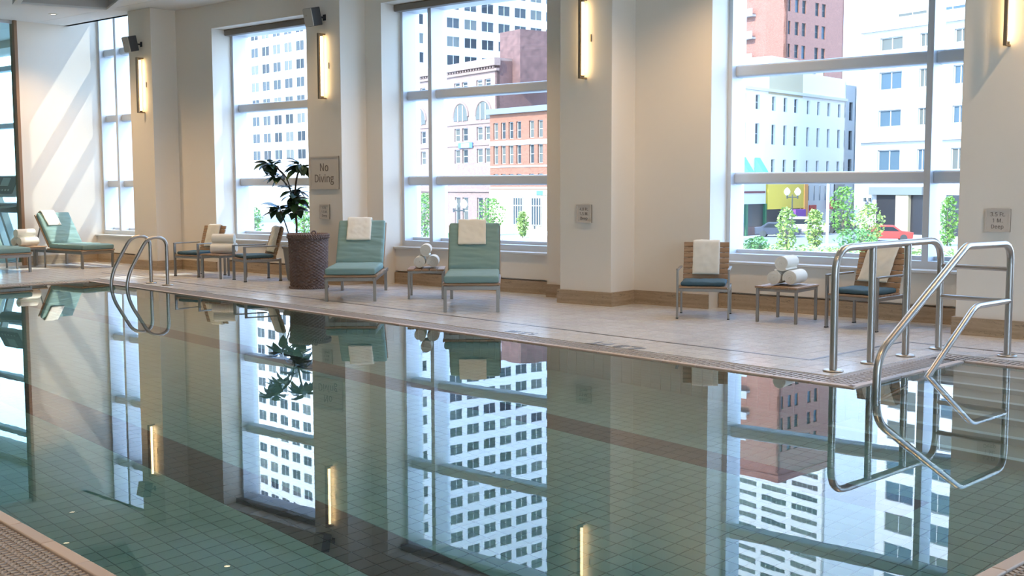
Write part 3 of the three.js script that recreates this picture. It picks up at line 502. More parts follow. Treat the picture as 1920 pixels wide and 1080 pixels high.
// ---------------------------------------------------------------- side tables and rolled towels
{
  const makeTable = (label, pos, turn) => {
    const t = thing('side_table', label, 'table', pos, turn, 'slatted side tables');
    for (const x of [-0.225, 0.225]) for (const z of [-0.265, 0.265]) mesh('leg', rbox(0.03, 0.375, 0.03, 0.004, x, 0.1875, z, 1), M.brushed, t);
    for (const z of [-0.265, 0.265]) mesh('apron_rail', rbox(0.42, 0.03, 0.02, 0.003, 0, 0.358, z, 1), M.brushed, t);
    for (const x of [-0.225, 0.225]) mesh('apron_rail', rbox(0.02, 0.03, 0.50, 0.003, x, 0.358, 0, 1), M.brushed, t);
    const s = metricUV(rbox(0.094, 0.022, 0.60, 0.004, 0, 0, 0, 1));
    for (let k = 0; k < 5; k++) mesh('top_slat', s, M.teak, t).position.set(-0.2 + k * 0.1, 0.388, 0);
    return t;
  };
  const spiral = (() => {
    const o = [], q = [], N = 90, turns = 3.1, R = 0.086, r0 = 0.012, th = 0.0212;
    for (let i = 0; i <= N; i++) { const f = i / N, a = f * turns * 2 * PI, r = r0 + (R - r0) * f; o.push(new THREE.Vector2(Math.cos(a) * r, Math.sin(a) * r)); q.unshift(new THREE.Vector2(Math.cos(a) * Math.max(0.002, r - th), Math.sin(a) * Math.max(0.002, r - th))); }
    const g = new THREE.ExtrudeGeometry(new THREE.Shape([...o, ...q]), { depth: 0.36, bevelEnabled: true, bevelSize: 0.003, bevelThickness: 0.005, bevelSegments: 1, curveSegments: 2 }).translate(0, 0, -0.18);
    return g;
  })();
  const T = [['small slatted table between the two left loungers', [-20.75, 0, -10.55], -0.05, 0.1, 'the table between the left loungers'], ['small slatted table between the armchairs before the far window', [-15.78, 0, -11.42], 0.05, 2.2, 'the table before the far window'], ['small slatted table between the two middle loungers', [-10.78, 0, -11.08], 0.72, 0.72, 'the table between the middle loungers'], ['small slatted table between the two right armchairs', [-5.735, 0, -11.6], 0.04, 0.12, 'the table between the right armchairs']];
  let proto, roll;
  for (const [label, pos, turn, axis, on] of T) {
    if (!proto) proto = makeTable(label, pos, turn); else copyOf(proto, pos, turn, label);
    const ux = Math.cos(axis), uz = -Math.sin(axis);
    [[-0.0945, 0.0915, 'left bottom'], [0.0945, 0.0915, 'right bottom'], [0.0, 0.251, 'top']].forEach(([s, y, which], k) => {
      const o = roll ? roll.clone() : mesh('towel_roll', spiral, M.towel); if (roll) { o.name = numbered('towel_roll'); scene.add(o); } roll = o;
      o.position.set(pos[0] + ux * s + 0, 0.399 + y, pos[2] + uz * s); o.rotation.set(0, axis, 0.9 + k * 1.9 + s, 'YXZ');
      o.userData = {}; tag(o, `${which} of the three rolled cream towels on ${on}`, 'towel', 'rolled towels on the side tables');
    });
  }
}
// ---------------------------------------------------------------- wicker hamper
{
  const t = thing('wicker_hamper', 'tall dark brown woven wicker hamper before the No Diving column', 'hamper', [-13.17, 0, -11.03], 0.3);
  const NS = 44, rows = 34, seg = NS * 6, rowsV = rows * 3, pos = [], idx = [], H = 0.76;
  for (let j = 0; j <= rowsV; j++) for (let i = 0; i <= seg; i++) {
    const a = i / seg * 2 * PI, y = j / rowsV * H, R = 0.268 + 0.022 * (y / H), row = Math.floor(j / 3), ph = (row % 2) * PI;
    const w = 0.013 * Math.cos(a * NS / 2 + ph) * Math.sin(((j % 3) + 0.5) / 3 * PI) + 0.003 * perlin.noise(a * 9, y * 30, 3);
    pos.push(Math.cos(a) * (R + w), y, Math.sin(a) * (R + w));
  }
  for (let j = 0; j < rowsV; j++) for (let i = 0; i < seg; i++) { const a = j * (seg + 1) + i, b = a + 1, c = a + seg + 1, d = c + 1; idx.push(a, c, b, b, c, d); }
  const g = new THREE.BufferGeometry(); g.setAttribute('position', new THREE.Float32BufferAttribute(pos, 3)); g.setIndex(idx); g.computeVertexNormals();
  mesh('woven_body', g, M.wicker, t);
  const braid = (R, y, r) => { const gs = []; for (const ph of [0, PI]) { const pts = []; for (let k = 0; k < 160; k++) { const a = k / 160 * 2 * PI; pts.push(V3(Math.cos(a) * (R + r * Math.cos(a * 26 + ph)), y + r * Math.sin(a * 26 + ph), Math.sin(a) * (R + r * Math.cos(a * 26 + ph)))); } gs.push(new THREE.TubeGeometry(new THREE.CatmullRomCurve3(pts, true), 320, r * 0.95, 6, true)); } return gs; };
  const lid = new THREE.Group(); lid.name = 'lid'; t.add(lid);
  mesh('lid_top', lathe([[0, 0.80], [0.15, 0.80], [0.28, 0.79], [0.297, 0.772], [0.297, 0.755], [0.0, 0.755]], 48), M.wicker, lid);
  mesh('rim_braid', [...braid(0.287, 0.782, 0.016), ...braid(0.296, 0.755, 0.012)], M.wicker, lid);
  mesh('lid_knob', [new THREE.TorusGeometry(0.03, 0.012, 8, 16).rotateY(0.6).translate(0.1, 0.815, 0)], M.wicker, lid);
  mesh('base_braid', braid(0.273, 0.014, 0.012), M.wicker, t);
}
// ---------------------------------------------------------------- rubber plant in its planter
{
  const t = thing('rubber_plant', 'potted rubber plant with dark oval leaves against the far window', 'plant', [-14.42, 0, -11.82], 0);
  mesh('planter', lathe([[0.0, 0.0], [0.13, 0.0], [0.145, 0.02], [0.205, 0.50], [0.225, 0.52], [0.225, 0.55], [0.20, 0.55], [0.19, 0.50], [0.0, 0.50]], 40), M.pot, t);
  mesh('soil', new THREE.CylinderGeometry(0.19, 0.19, 0.02, 28).translate(0, 0.505, 0), M.soil, t);
  const bark = mat(lin(0.09, 0.065, 0.045), 0.8);
  const stems = [[[0, 0.5, 0], [0.03, 0.9, 0.0], [0.0, 1.3, 0.0], [0.05, 1.62, 0.0], [0.10, 1.86, -0.05]], [[-0.03, 0.5, 0.04], [-0.10, 0.8, 0.08], [-0.17, 1.05, 0.13], [-0.22, 1.2, 0.17]], [[0.02, 0.5, -0.03], [0.0, 1.0, 0.0], [-0.05, 1.4, 0.03], [-0.14, 1.7, 0.10], [-0.32, 1.88, 0.26]], [[0.0, 1.3, 0], [-0.12, 1.55, 0.08], [-0.22, 1.68, 0.18]]];
  const curves = stems.map((s) => new THREE.CatmullRomCurve3(s.map((p) => V3(...p))));
  curves.forEach((c, k) => mesh('stem', new THREE.TubeGeometry(c, 24, k === 0 ? 0.016 : 0.010, 7), bark, t));
  let leafG = new THREE.PlaneGeometry(0.20, 0.125, 8, 4).translate(0.10, 0, 0);
  { const p = leafG.attributes.position; for (let i = 0; i < p.count; i++) { const f = Math.max(0, Math.min(1, p.getX(i) / 0.2)), w = Math.sin(PI * Math.pow(f, 0.8)) * 0.97 + 0.03, v = p.getY(i) * w; p.setXYZ(i, p.getX(i) + 0.03, -0.05 * f * f + 0.6 * Math.abs(v) * 0.35, v); } leafG.computeVertexNormals(); const under = leafG.clone(); under.translate(0, -0.0022, 0); under.setIndex([...under.index.array].reverse()); under.computeVertexNormals(); leafG = mergeGeometries([leafG.toNonIndexed(), under.toNonIndexed(), new THREE.CylinderGeometry(0.0028, 0.0028, 0.034, 5).rotateZ(PI / 2).translate(0.015, -0.001, 0).toNonIndexed()]); }
  const leafM = [lin(0.018, 0.045, 0.020), lin(0.026, 0.062, 0.026), lin(0.035, 0.08, 0.03)].map((c) => mat(c, 0.32));
  const put = (c, u, n, spread, size) => { for (let k = 0; k < n; k++) { const P = c.getPoint(Math.max(0, Math.min(1, u + rr(-spread, spread)))), o = mesh('leaf', leafG, leafM[Math.floor(rnd() * 3)], t); o.position.copy(P); o.rotation.set(rr(-0.3, 0.3), rr(0, 2 * PI), rr(-0.75, 0.55), 'YXZ'); o.scale.setScalar(size * rr(0.8, 1.2)); } };
  put(curves[0], 0.97, 24, 0.06, 1.15); put(curves[2], 0.96, 22, 0.07, 1.1); put(curves[3], 0.95, 14, 0.14, 1.0); put(curves[0], 0.52, 22, 0.13, 1.2); put(curves[1], 0.92, 18, 0.14, 1.1); put(curves[2], 0.42, 14, 0.12, 1.15);
}
// ---------------------------------------------------------------- stainless rails, laid out in pool axes
{
  const P = (x, y, z) => V3(x, y, z);
  const railThing = (name, label, cat, group) => thing(name, label, cat, [0, 0, 0], -WY, group);
  const flange = (x, z) => lathe([[0, 0.018], [0.07, 0.018], [0.082, 0.010], [0.082, 0], [0, 0]], 22).translate(x, 0.0005, z);
  for (const [x, label] of [[-16.82, 'left curved steel grab rail of the pool ladder'], [-16.27, 'right curved steel grab rail of the pool ladder']]) {
    const t = railThing('grab_rail', label, 'grab rail', 'curved grab rails of the ladder');
    mesh('rail_tube', tube([P(x, 0, -8.15), P(x, 0.73, -8.15), P(x, 0.75, -7.85), P(x, 0.16, -7.50), P(x, -0.9, -7.50)], 0.026, [0.17, 0.17, 0.2], 120), M.steel, t);
    mesh('deck_flange', flange(x, -8.15), M.steel, t);
  }
  const r = 0.031;
  const a = railThing('stair_guard_rail', 'steel guard rail of four posts standing on the deck beside the pool steps', 'handrail', 'steel rails at the pool steps');
  mesh('top_tube', tube([P(-4.83, 0, -8.15), P(-4.83, 0.995, -8.15), P(-4.83, 1.0, -9.96), P(-4.83, 0, -9.96)], r, 0.22, 140), M.steel, a);
  for (const z of [-8.74, -9.34]) mesh('post', rod(P(-4.83, 0, z), P(-4.83, 0.985, z), r, 16), M.steel, a);
  for (const y of [0.765, 0.485]) mesh('cross_tube', rod(P(-4.83, y, -9.955), P(-4.20, y, -9.955), 0.021, 14), M.steel, a);
  for (const z of [-8.15, -8.74, -9.34, -9.96]) mesh('deck_flange', flange(-4.83, z), M.steel, a);
  const b = railThing('stair_handrail', 'sloping double steel handrail running down into the pool', 'handrail', 'steel rails at the pool steps');
  mesh('upper_tube', tube([P(-4.2, 0, -9.96), P(-4.2, 0.99, -9.96), P(-4.2, 1.0, -9.10), P(-4.2, 0.24, -7.70), P(-4.2, -0.2, -7.70), P(-4.2, -1.1, -7.50)], r, [0.16, 0.06, 0.16, 0.1], 170), M.steel, b);
  mesh('lower_tube', tube([P(-4.2, 0.49, -9.95), P(-4.2, 0.49, -9.30), P(-4.2, -0.55, -7.62)], 0.026, [0.08], 60), M.steel, b);
  mesh('deck_flange', flange(-4.2, -9.96), M.steel, b);
}
// ---------------------------------------------------------------- treadmills behind the glass
{
  const make = (label, pos, turn) => {
    const t = thing('treadmill', label, 'treadmill', pos, turn, 'treadmills behind the glass partition');
    const silver = mat(lin(0.55, 0.55, 0.54), 0.45, { metalness: 0.3 }), dark = mat(lin(0.17, 0.18, 0.175), 0.5);
    mesh('base', [rbox(0.14, 0.13, 1.9, 0.03, -0.36, 0.12, 0), rbox(0.14, 0.13, 1.9, 0.03, 0.36, 0.12, 0), rbox(0.84, 0.24, 0.42, 0.06, 0, 0.15, -0.82)], silver, t);
    mesh('belt', rbox(0.58, 0.06, 1.6, 0.02, 0, 0.16, 0.1), M.black, t);
    for (const x of [-0.38, 0.38]) { mesh('upright', bar(V3(x, 0.1, -0.86), V3(x, 1.22, -0.52), 0.075, 0.12), silver, t); mesh('side_handle', tube([V3(x, 1.06, -0.58), V3(x, 1.02, -0.40), V3(x, 0.98, -0.05)], 0.022, 0.06, 24), dark, t); }
    mesh('front_tray', cushion(0.80, 0.16, 0.2, 0.07, 0).translate(0, 0.98, -0.55), dark, t);
    const c = new THREE.Group(); c.name = 'console'; t.add(c); c.position.set(0, 1.36, -0.50); c.rotation.x = -0.45;
    mesh('console_shell', rbox(0.82, 0.42, 0.09, 0.045, 0, 0, 0, 5), silver, c);
    mesh('console_face', rbox(0.70, 0.34, 0.03, 0.014, 0, 0, 0.04, 3), dark, c);
    mesh('display', rbox(0.26, 0.16, 0.01, 0.004, 0, 0.06, 0.056, 1), mat(lin(0.45, 0.50, 0.48), 0.3), c);
    for (const x of [-0.2, -0.1, 0, 0.1, 0.2]) mesh('button', rbox(0.05, 0.03, 0.012, 0.005, x, -0.10, 0.056, 1), silver, c);
    return t;
  };
  const p = make('silver treadmill just behind the brown edge trim', [-22.36, 0, -10.5], 0.05); p.scale.setScalar(1.12);
  copyOf(p, [-23.75, 0, -10.55], 0.05, 'silver treadmill farther left, cut by the picture edge');
}

// ---------------------------------------------------------------- the city outside; the street lies 3.6 m below the deck
const ST = -3.6;
{
  const g = structure('ground', 'pale sunlit paving and street below the hall');
  mesh('paving', span(-420, 260, ST - 0.3, ST, -460, ZO - 0.1), mat(lin(0.30, 0.29, 0.27), 0.9), g);
  mesh('roadway', [span(-420, 260, ST, ST + 0.01, -60, -46), span(-53.5, -43, ST, ST + 0.012, -300, -60.5)], mat(lin(0.18, 0.18, 0.18), 0.9), g);
  const pod = structure('podium', 'base storey of the hotel below the pool deck');
  mesh('podium_wall', [span(XL, XR, ST, -0.45, ZO, ZO + 0.3), span(XL, XL + 0.3, ST, -0.45, ZO + 0.3, ZN), span(XR - 0.3, XR, ST, -0.45, ZO + 0.3, ZN), span(XL + 0.3, XR - 0.3, ST, -0.45, ZN - 0.3, ZN)], M.paint, pod);
  mesh('podium_fill', span(XL + 0.3, XR - 0.3, ST, -1.7, ZO + 0.3, ZN - 0.3), M.paint, pod);
}
const G = {
  slateGlass: phys(lin(0.085, 0.10, 0.105), 0.6, { specularIntensity: 0.4 }),
  limestone: mat(lin(0.34, 0.325, 0.30), 0.85),
  towerWhite: mat(lin(0.64, 0.625, 0.60), 0.8), 
  glassDark: phys(lin(0.014, 0.018, 0.022), 0.45, { specularIntensity: 0.35 }), glassMid: phys(lin(0.037, 0.045, 0.049), 0.45, { specularIntensity: 0.35 }), glassPale: phys(lin(0.095, 0.099, 0.088), 0.45, { specularIntensity: 0.35 }), glassBlue: phys(lin(0.061, 0.095, 0.122), 0.45, { specularIntensity: 0.35 }),
  whiteFrame: mat(lin(0.374, 0.374, 0.367), 0.6), darkFrame: mat(lin(0.068, 0.082, 0.082), 0.5), white: mat(lin(0.449, 0.439, 0.422), 0.8), cream: mat(lin(0.381, 0.320, 0.211), 0.85), tan: mat(lin(0.286, 0.190, 0.156), 0.85, { map: brickGrain }),
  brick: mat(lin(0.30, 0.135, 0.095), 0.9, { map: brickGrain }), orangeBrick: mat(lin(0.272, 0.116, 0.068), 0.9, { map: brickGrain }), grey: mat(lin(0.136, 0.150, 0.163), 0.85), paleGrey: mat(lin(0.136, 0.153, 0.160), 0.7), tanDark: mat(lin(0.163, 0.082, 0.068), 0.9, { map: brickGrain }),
  teal: mat(lin(0.068, 0.286, 0.218), 0.8), yellow: mat(lin(0.544, 0.394, 0.054), 0.7), purple: mat(lin(0.190, 0.054, 0.272), 0.7), red: mat(lin(0.340, 0.034, 0.027), 0.7), orange: mat(lin(0.578, 0.245, 0.068), 0.7), shopDark: mat(lin(0.020, 0.020, 0.024), 0.3), paleGreen: mat(lin(0.354, 0.422, 0.381), 0.7), green: mat(lin(0.020, 0.109, 0.048), 0.6), blue: mat(lin(0.068, 0.150, 0.374), 0.7), maroon: mat(lin(0.109, 0.014, 0.020), 0.7), black: M.black,
};
const winCache = new Map();
function windowGeo(w, h, style) {                                    // frame and glass of one window, centred, front at z = 0
  const key = `${w.toFixed(2)}|${h.toFixed(2)}|${style}`;
  if (!winCache.has(key)) {
    const f = Math.min(0.09, w * 0.07), bars = [box(f, h, 0.08, -w / 2 + f / 2, 0, -0.04), box(f, h, 0.08, w / 2 - f / 2, 0, -0.04), box(w - 2 * f, f, 0.08, 0, h / 2 - f / 2, -0.04), box(w - 2 * f, f, 0.08, 0, -h / 2 + f / 2, -0.04)];
    if (style === 'pair') bars.push(box(f * 1.3, h - 2 * f, 0.07, 0, 0, -0.04)); if (style === 'sash') bars.push(box(w - 2 * f, f, 0.07, 0, 0, -0.04));
    if (style === 'strip') for (let k = 1; k < 5; k++) bars.push(box(f, h - 2 * f, 0.07, -w / 2 + w * k / 5, 0, -0.04));
    if (style === 'shop') { for (let k = 1; k < 4; k++) bars.push(box(f, h - 2 * f, 0.07, -w / 2 + w * k / 4, 0, -0.04)); bars.push(box(w - 2 * f, f, 0.06, 0, h * 0.2, -0.04)); }
    winCache.set(key, mergeGeometries([join(bars), clean(box(w - f, h - f, 0.03, 0, 0, -0.07))], true));
  }
  return winCache.get(key);
}
const facadeBoxes = (u0, u1, y0, y1, cols, rows, dep) => {           // wall with openings at every column and row, pieced from piers and bands
  const g = []; let y = y0;
  for (const [a, b] of rows) { if (a > y) g.push(span(u0, u1, y, a, -dep, 0)); let u = u0; for (const [p, q] of cols) { if (p > u) g.push(span(u, p, a, b, -dep, 0)); u = q; } if (u1 > u) g.push(span(u, u1, a, b, -dep, 0)); y = b; }
  if (y1 > y) g.push(span(u0, u1, y, y1, -dep, 0)); return g;
};
function building(name, label, [x, z], turn, LA, LB, H, wall, faces) {
  const t = thing(name, label, 'building', [x, ST, z], turn, undefined), dep = 0.4;
  mesh('core', span(-LA + dep, -dep, 0, H - 0.3, -LB + dep, -dep), G.grey, t);
  mesh('roof', span(-LA, 0, H - 0.3, H, -LB, 0), wall, t);
  mesh('rear_wall', [span(-LA, -LA + dep, 0, H - 0.3, -LB, -dep), span(-LA + dep, 0, 0, H - 0.3, -LB, -LB + dep)], wall, t);
  for (const side of ['z', 'x']) {
    const f = faces[side] ?? {}, L = side === 'z' ? LA : LB, cols = (f.cols ?? []).slice().sort((a, b) => a[0] - b[0]), rows = f.rows ?? [];
    const place = (g) => (side === 'z' ? g.scale(-1, 1, 1) && g.scale(-1, 1, 1) : g.rotateY(PI / 2));
    // along 'z' faces u runs left from the corner; along 'x' faces u runs away from the corner
    const U = side === 'z' ? cols.map(([a, b]) => [-b, -a]).sort((a, b) => a[0] - b[0]) : cols;
    const u0 = side === 'z' ? -LA : 0, u1 = side === 'z' ? (-0.0) : LB;
    let g = join(facadeBoxes(u0, u1, 0, H - 0.3, U, rows, dep)); g = metricUV(g); if (side === 'x') g.rotateY(PI / 2);
    mesh('facade', g, f.wall ?? wall, t);
    let n = 0; const late = [];
    rows.forEach(([y0, y1], r) => U.forEach(([a, b], c) => {
      if (f.skip?.(r, c)) return;
      const wg = windowGeo(b - a, y1 - y0, f.style ?? 'pair'), gm = (f.glass ?? [G.glassMid])[Math.floor(rnd() * (f.glass ?? [0]).length)], uc = (a + b) / 2, yc = (y0 + y1) / 2;
      const m4 = side === 'z' ? new THREE.Matrix4().makeTranslation(uc, yc, -(f.inset ?? 0.2)) : new THREE.Matrix4().makeRotationY(PI / 2).setPosition(-(f.inset ?? 0.2), yc, -uc);
      if (n++ < (f.most ?? 140)) { const o = mesh('window', wg, [f.frame ?? G.whiteFrame, gm], t); o.applyMatrix4(m4); }
      else late.push(wg.clone().applyMatrix4(m4));
    }));
    if (late.length) { const merged = (k) => mergeGeometries(late.map((q) => { const p = new THREE.BufferGeometry(), gr = q.groups[k]; for (const a of ['position', 'normal', 'uv']) { const s = q.attributes[a]; p.setAttribute(a, new THREE.BufferAttribute(s.array.slice(gr.start * s.itemSize, (gr.start + gr.count) * s.itemSize), s.itemSize)); } return p; })); const o = mesh('upper_windows', merged(1), G.glassMid, t); o.userData.kind = 'stuff'; const o2 = mesh('upper_window_frames', merged(0), f.frame ?? G.whiteFrame, t); o2.userData.kind = 'stuff'; }
  }
  return t;
}
const each = (n, from, step, size) => Array.from({ length: n }, (_, k) => [from + k * step, from + k * step + size]);
const officeGlass = [G.glassMid, G.glassDark, G.glassPale, G.glassMid];
building('office_tower', 'tall white office tower with a grid of paired windows', [-143.8, -135], -0.137, 60, 48, 104, G.towerWhite, {
  z: { inset: 0.06, cols: each(8, 17.2, 4.1, 2.8), rows: each(27, 10.2, 3.3, 1.9), glass: officeGlass, most: 145 }, x: { inset: 0.06, cols: each(9, 8.2, 4.1, 3.0), rows: each(27, 10.2, 3.3, 1.9), glass: officeGlass, most: 145 } });
{ const t = building('arched_brick_building', 'pinkish brick building with arched upper windows and heavy cornice', [-88.3, -102.9], -0.27, 24, 16, 20.1, G.tan, {
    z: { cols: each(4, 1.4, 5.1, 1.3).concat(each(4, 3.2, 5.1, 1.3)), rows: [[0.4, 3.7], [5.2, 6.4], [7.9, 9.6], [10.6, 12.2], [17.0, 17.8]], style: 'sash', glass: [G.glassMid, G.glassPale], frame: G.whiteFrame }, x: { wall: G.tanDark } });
  for (let k = 0; k < 4; k++) { const s = new THREE.Shape(); s.moveTo(-1.6, 0); s.lineTo(1.6, 0); s.lineTo(1.6, 0.5); s.absarc(0, 0.5, 1.6, 0, PI, false); s.lineTo(-1.6, 0); const q = mesh('arched_window', new THREE.ExtrudeGeometry(s, { depth: 0.06, bevelEnabled: false, curveSegments: 12 }).translate(-2.95 - k * 5.1, 13.1, 0.02), G.glassPale, t);
    mesh('arch_trim', new THREE.TorusGeometry(1.7, 0.14, 6, 18, PI).translate(-2.95 - k * 5.1, 13.6, 0.05), G.tan, q); for (const x of [-0.55, 0.55]) mesh('arch_mullion', box(0.16, 1.9, 0.08, -2.95 - k * 5.1 + x, 14.0, 0.09), G.whiteFrame, q); }
  mesh('cornice', [span(-24.2, 0.3, 19.2, 20.1, -0.3, 0.55), span(-24.1, 0.2, 18.6, 18.9, -0.2, 0.25)], G.tan, t);
  const dent = box(0.22, 0.25, 0.3); for (let k = 0; k < 40; k++) mesh('dentil', dent, G.tan, t).position.set(-0.4 - k * 0.6, 19.05, 0.2);
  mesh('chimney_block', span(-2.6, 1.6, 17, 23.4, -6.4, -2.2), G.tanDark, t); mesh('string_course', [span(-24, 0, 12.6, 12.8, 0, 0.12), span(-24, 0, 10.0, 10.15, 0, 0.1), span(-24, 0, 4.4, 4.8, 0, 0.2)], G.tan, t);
  mesh('blue_banner', span(-8.4, -5.2, 9.75, 10.4, 0.12, 0.2), G.blue, t); mesh('banner_panel', span(-7.7, -5.9, 9.82, 10.33, 0.2, 0.22), G.white, t); }
{ const t = building('orange_townhouse', 'orange brick townhouse with white window surrounds', [-70.7, -93.8], -0.175, 13, 12, 13.4, G.orangeBrick, {
    z: { cols: [[0.7, 1.5], [2.1, 2.9], [4.2, 5.0], [5.6, 6.4], [7.7, 8.5], [9.0, 9.8], [10.3, 11.1], [11.6, 12.4]], rows: [[5.2, 6.4], [7.5, 9.5], [10.2, 12.0]], style: 'sash', glass: [G.glassPale, G.glassMid], frame: G.white } });
  mesh('ground_storey', span(-13, 0.02, 0, 4.7, -0.1, 0.15), G.cream, t); for (const x of [-2.0, -5.0, -8.0]) { const w = mesh('shop_window', windowGeo(1.6, 3.0, 'shop'), [G.whiteFrame, G.glassMid], t); w.position.set(x, 2.4, 0.26); }
  mesh('cornice', span(-13.2, 0.2, 12.9, 13.5, -0.2, 0.5), G.grey, t); for (const y of [5.0, 7.3, 10.0]) mesh('white_band', span(-13, 0, y - 0.18, y, 0, 0.08), G.white, t); mesh('white_band', span(-13, 0, 9.5, 9.8, 0, 0.08), G.white, t);
  mesh('shop_sign', span(-6.2, -2.6, 4.15, 4.6, 0.15, 0.25), G.white, t); mesh('shop_sign_panel', span(-4.9, -3.9, 4.15, 4.6, 0.25, 0.28), G.blue, t); }
{ const t = building('tall_brick_building', 'tall red brick apartment building with paired sash windows', [-76.2, -152.3], -0.13, 22, 15.2, 45, G.brick, {
    z: { cols: [[8.2, 9.2], [12.4, 13.4], [16, 17]], rows: each(12, 4.0, 3.24, 1.9), style: 'sash', glass: [G.glassMid, G.glassDark], frame: G.darkFrame }, x: { cols: [[0.5, 1.1], [2.2, 3.2], [4.0, 5.0], [7.4, 8.4], [9.2, 10.2]], rows: each(12, 4.0, 3.24, 1.9), style: 'sash', glass: [G.glassMid, G.glassBlue], frame: G.darkFrame } });
  mesh('parapet', span(-22.1, 0.1, 45, 46, -15.3, 0.1), G.brick, t); for (let k = 0; k < 11; k++) mesh('balcony', [span(-7.4, -5.2, 7.0 + k * 3.24, 7.25 + k * 3.24, 0, 0.9), span(-7.4, -5.2, 7.25 + k * 3.24, 8.1 + k * 3.24, 0.84, 0.9)], G.whiteFrame, t); }
{ const rows = [[6.2, 7.8], [9.3, 11.4], [12.8, 14.3]], t = building('white_row_building', 'low white row building with shops along its ground floor', [-56.1, -99.7], -0.01, 12, 27.3, 17.2, G.towerWhite, {
    x: { cols: [[3.0, 3.9], [5.9, 6.8], [9.4, 10.2], [12.0, 12.8], [14.4, 15.3], [17.4, 18.1], [19.9, 20.6], [22.5, 23.2], [25.2, 25.9]], rows, style: 'sash', glass: [G.glassMid, G.glassPale, G.glassMid], frame: G.whiteFrame } });
  mesh('yellow_parapet', span(-0.5, 0.06, 14.5, 17.3, -16.2, -8.6), G.cream, t); mesh('cornice', span(-0.2, 0.25, 14.7, 15.0, -27.3, 0), G.white, t); mesh('roof_shed', span(-8, -2.5, 17.2, 19.0, -26.5, -14), G.white, t); mesh('roof_vent', span(-2.5, -2.4, 17.8, 18.5, -24.4, -23.0), G.darkFrame, t);
  for (const z of [-3.4, -6.4]) { const s = new THREE.Shape([[0, 0], [1.0, -1.5], [0, -1.5]].map((p) => new THREE.Vector2(...p))); mesh('teal_awning', new THREE.ExtrudeGeometry(s, { depth: 1.1, bevelEnabled: false }).translate(0.05, 7.9, z - 0.55), G.teal, t); }
  const shop = (name, m, z0, z1, y0, y1, d) => mesh(name, span(0, d, y0, y1, -z1, -z0), m, t);
  shop('shop_fascia', G.white, 0.3, 7.8, 3.2, 5.2, 0.3); shop('shop_front', G.shopDark, 0.3, 7.8, 0.9, 3.2, 0.06); shop('stall_riser', G.tanDark, 0.3, 7.8, 0, 0.9, 0.12); for (const z of [3.8, 7.7]) shop('green_post', G.green, z, z + 0.35, 0, 3.2, 0.3); shop('sign_rail', G.maroon, 0.3, 7.6, 4.3, 4.5, 0.36);
  shop('yellow_fascia', G.yellow, 8.2, 16.4, 2.6, 5.2, 0.35); shop('yellow_shop_front', G.shopDark, 8.2, 16.0, 0.8, 2.6, 0.08); shop('orange_riser', G.orange, 8.2, 14.4, 0.2, 0.8, 0.12); shop('purple_awning', G.purple, 13.4, 15.8, 0.6, 2.5, 0.9); shop('orange_pilaster', G.orange, 16.4, 17.3, 0, 5.2, 0.4);
  shop('white_shop_front', G.white, 17.4, 23.4, 0, 5.2, 0.2); shop('red_sign', G.red, 17.9, 19.4, 0.8, 2.9, 0.4); shop('maroon_awning', G.maroon, 22.2, 24.6, 2.4, 3.4, 1.0); shop('dark_doorway', G.shopDark, 24.6, 27.2, 0, 5.2, 0.12); for (let k = 0; k < 4; k++) shop('lattice_bar', G.grey, 17.6 + k * 1.4, 17.75 + k * 1.4, 3.4, 5.0, 0.28); }
building('narrow_row_building', 'narrow stone building between the white row building and the cream corner building', [-57.6, -127.4], -0.01, 12, 6.5, 17.0, G.limestone, { x: { cols: [[0.5, 1.5], [2.5, 3.5], [4.5, 5.5]], rows: [[6.2, 8.2], [9.3, 11.6], [12.8, 15.0]], style: 'sash', glass: [G.glassDark], frame: G.paleGrey } });
{ const LA = 22, d = [0.962, 0.273], t = building('cream_deco_building', 'cream stone corner building with a dark glass entrance', [-48.4 + LA * d[0], -114 + LA * d[1]], -0.276, LA, 16, 21.4, G.white, {
    z: { cols: [[LA - 4.8, LA - 2.1], [LA - 7.8, LA - 6.8], [LA - 12, LA - 10.6], [LA - 16, LA - 14.8]], rows: [[6.5, 8.6], [10.9, 12.6], [14.6, 16.4], [18.5, 19.8]], style: 'pair', glass: [G.glassPale, G.glassBlue], frame: G.whiteFrame } });
  const at = (u) => -LA + u;
  mesh('entrance_glass', span(at(2.2), at(7.9), 0.2, 4.1, 0.02, 0.08), G.shopDark, t); mesh('entrance_column', [rbox(1.5, 4.1, 0.5, 0.04, at(5.6), 2.05, 0.3, 1)], G.cream, t); mesh('canopy_band', span(at(1.7), at(8.0), 4.1, 4.9, 0, 0.7), G.paleGrey, t); mesh('second_entrance', span(at(10.3), at(12.5), 0.2, 4.1, 0.02, 0.08), G.shopDark, t);
  for (const y of [9.4, 17.4]) mesh('string_course', span(-LA, 0.1, y, y + 0.35, 0, 0.4), G.white, t); mesh('parapet', span(-LA - 0.3, 0.3, 20.5, 21.6, -0.3, 0.4), G.white, t);
  for (const u of [[2.1, 4.8], [6.8, 7.8], [10.6, 12]]) mesh('carved_panel', span(at(u[0]), at(u[1]), 12.8, 14.4, 0.0, 0.06), G.paleGreen, t);
  for (const u of [1.3, 9.2]) { mesh('wall_lantern', [box(0.5, 0.12, 0.12, at(u), 3.2, 0.35), rod(V3(at(u), 2.0, 0.3), V3(at(u), 3.4, 0.3), 0.07, 6), box(0.2, 0.4, 0.2, at(u) - 0.3, 3.6, 0.4), box(0.2, 0.4, 0.2, at(u) + 0.3, 3.6, 0.4)], G.darkFrame, t); } }
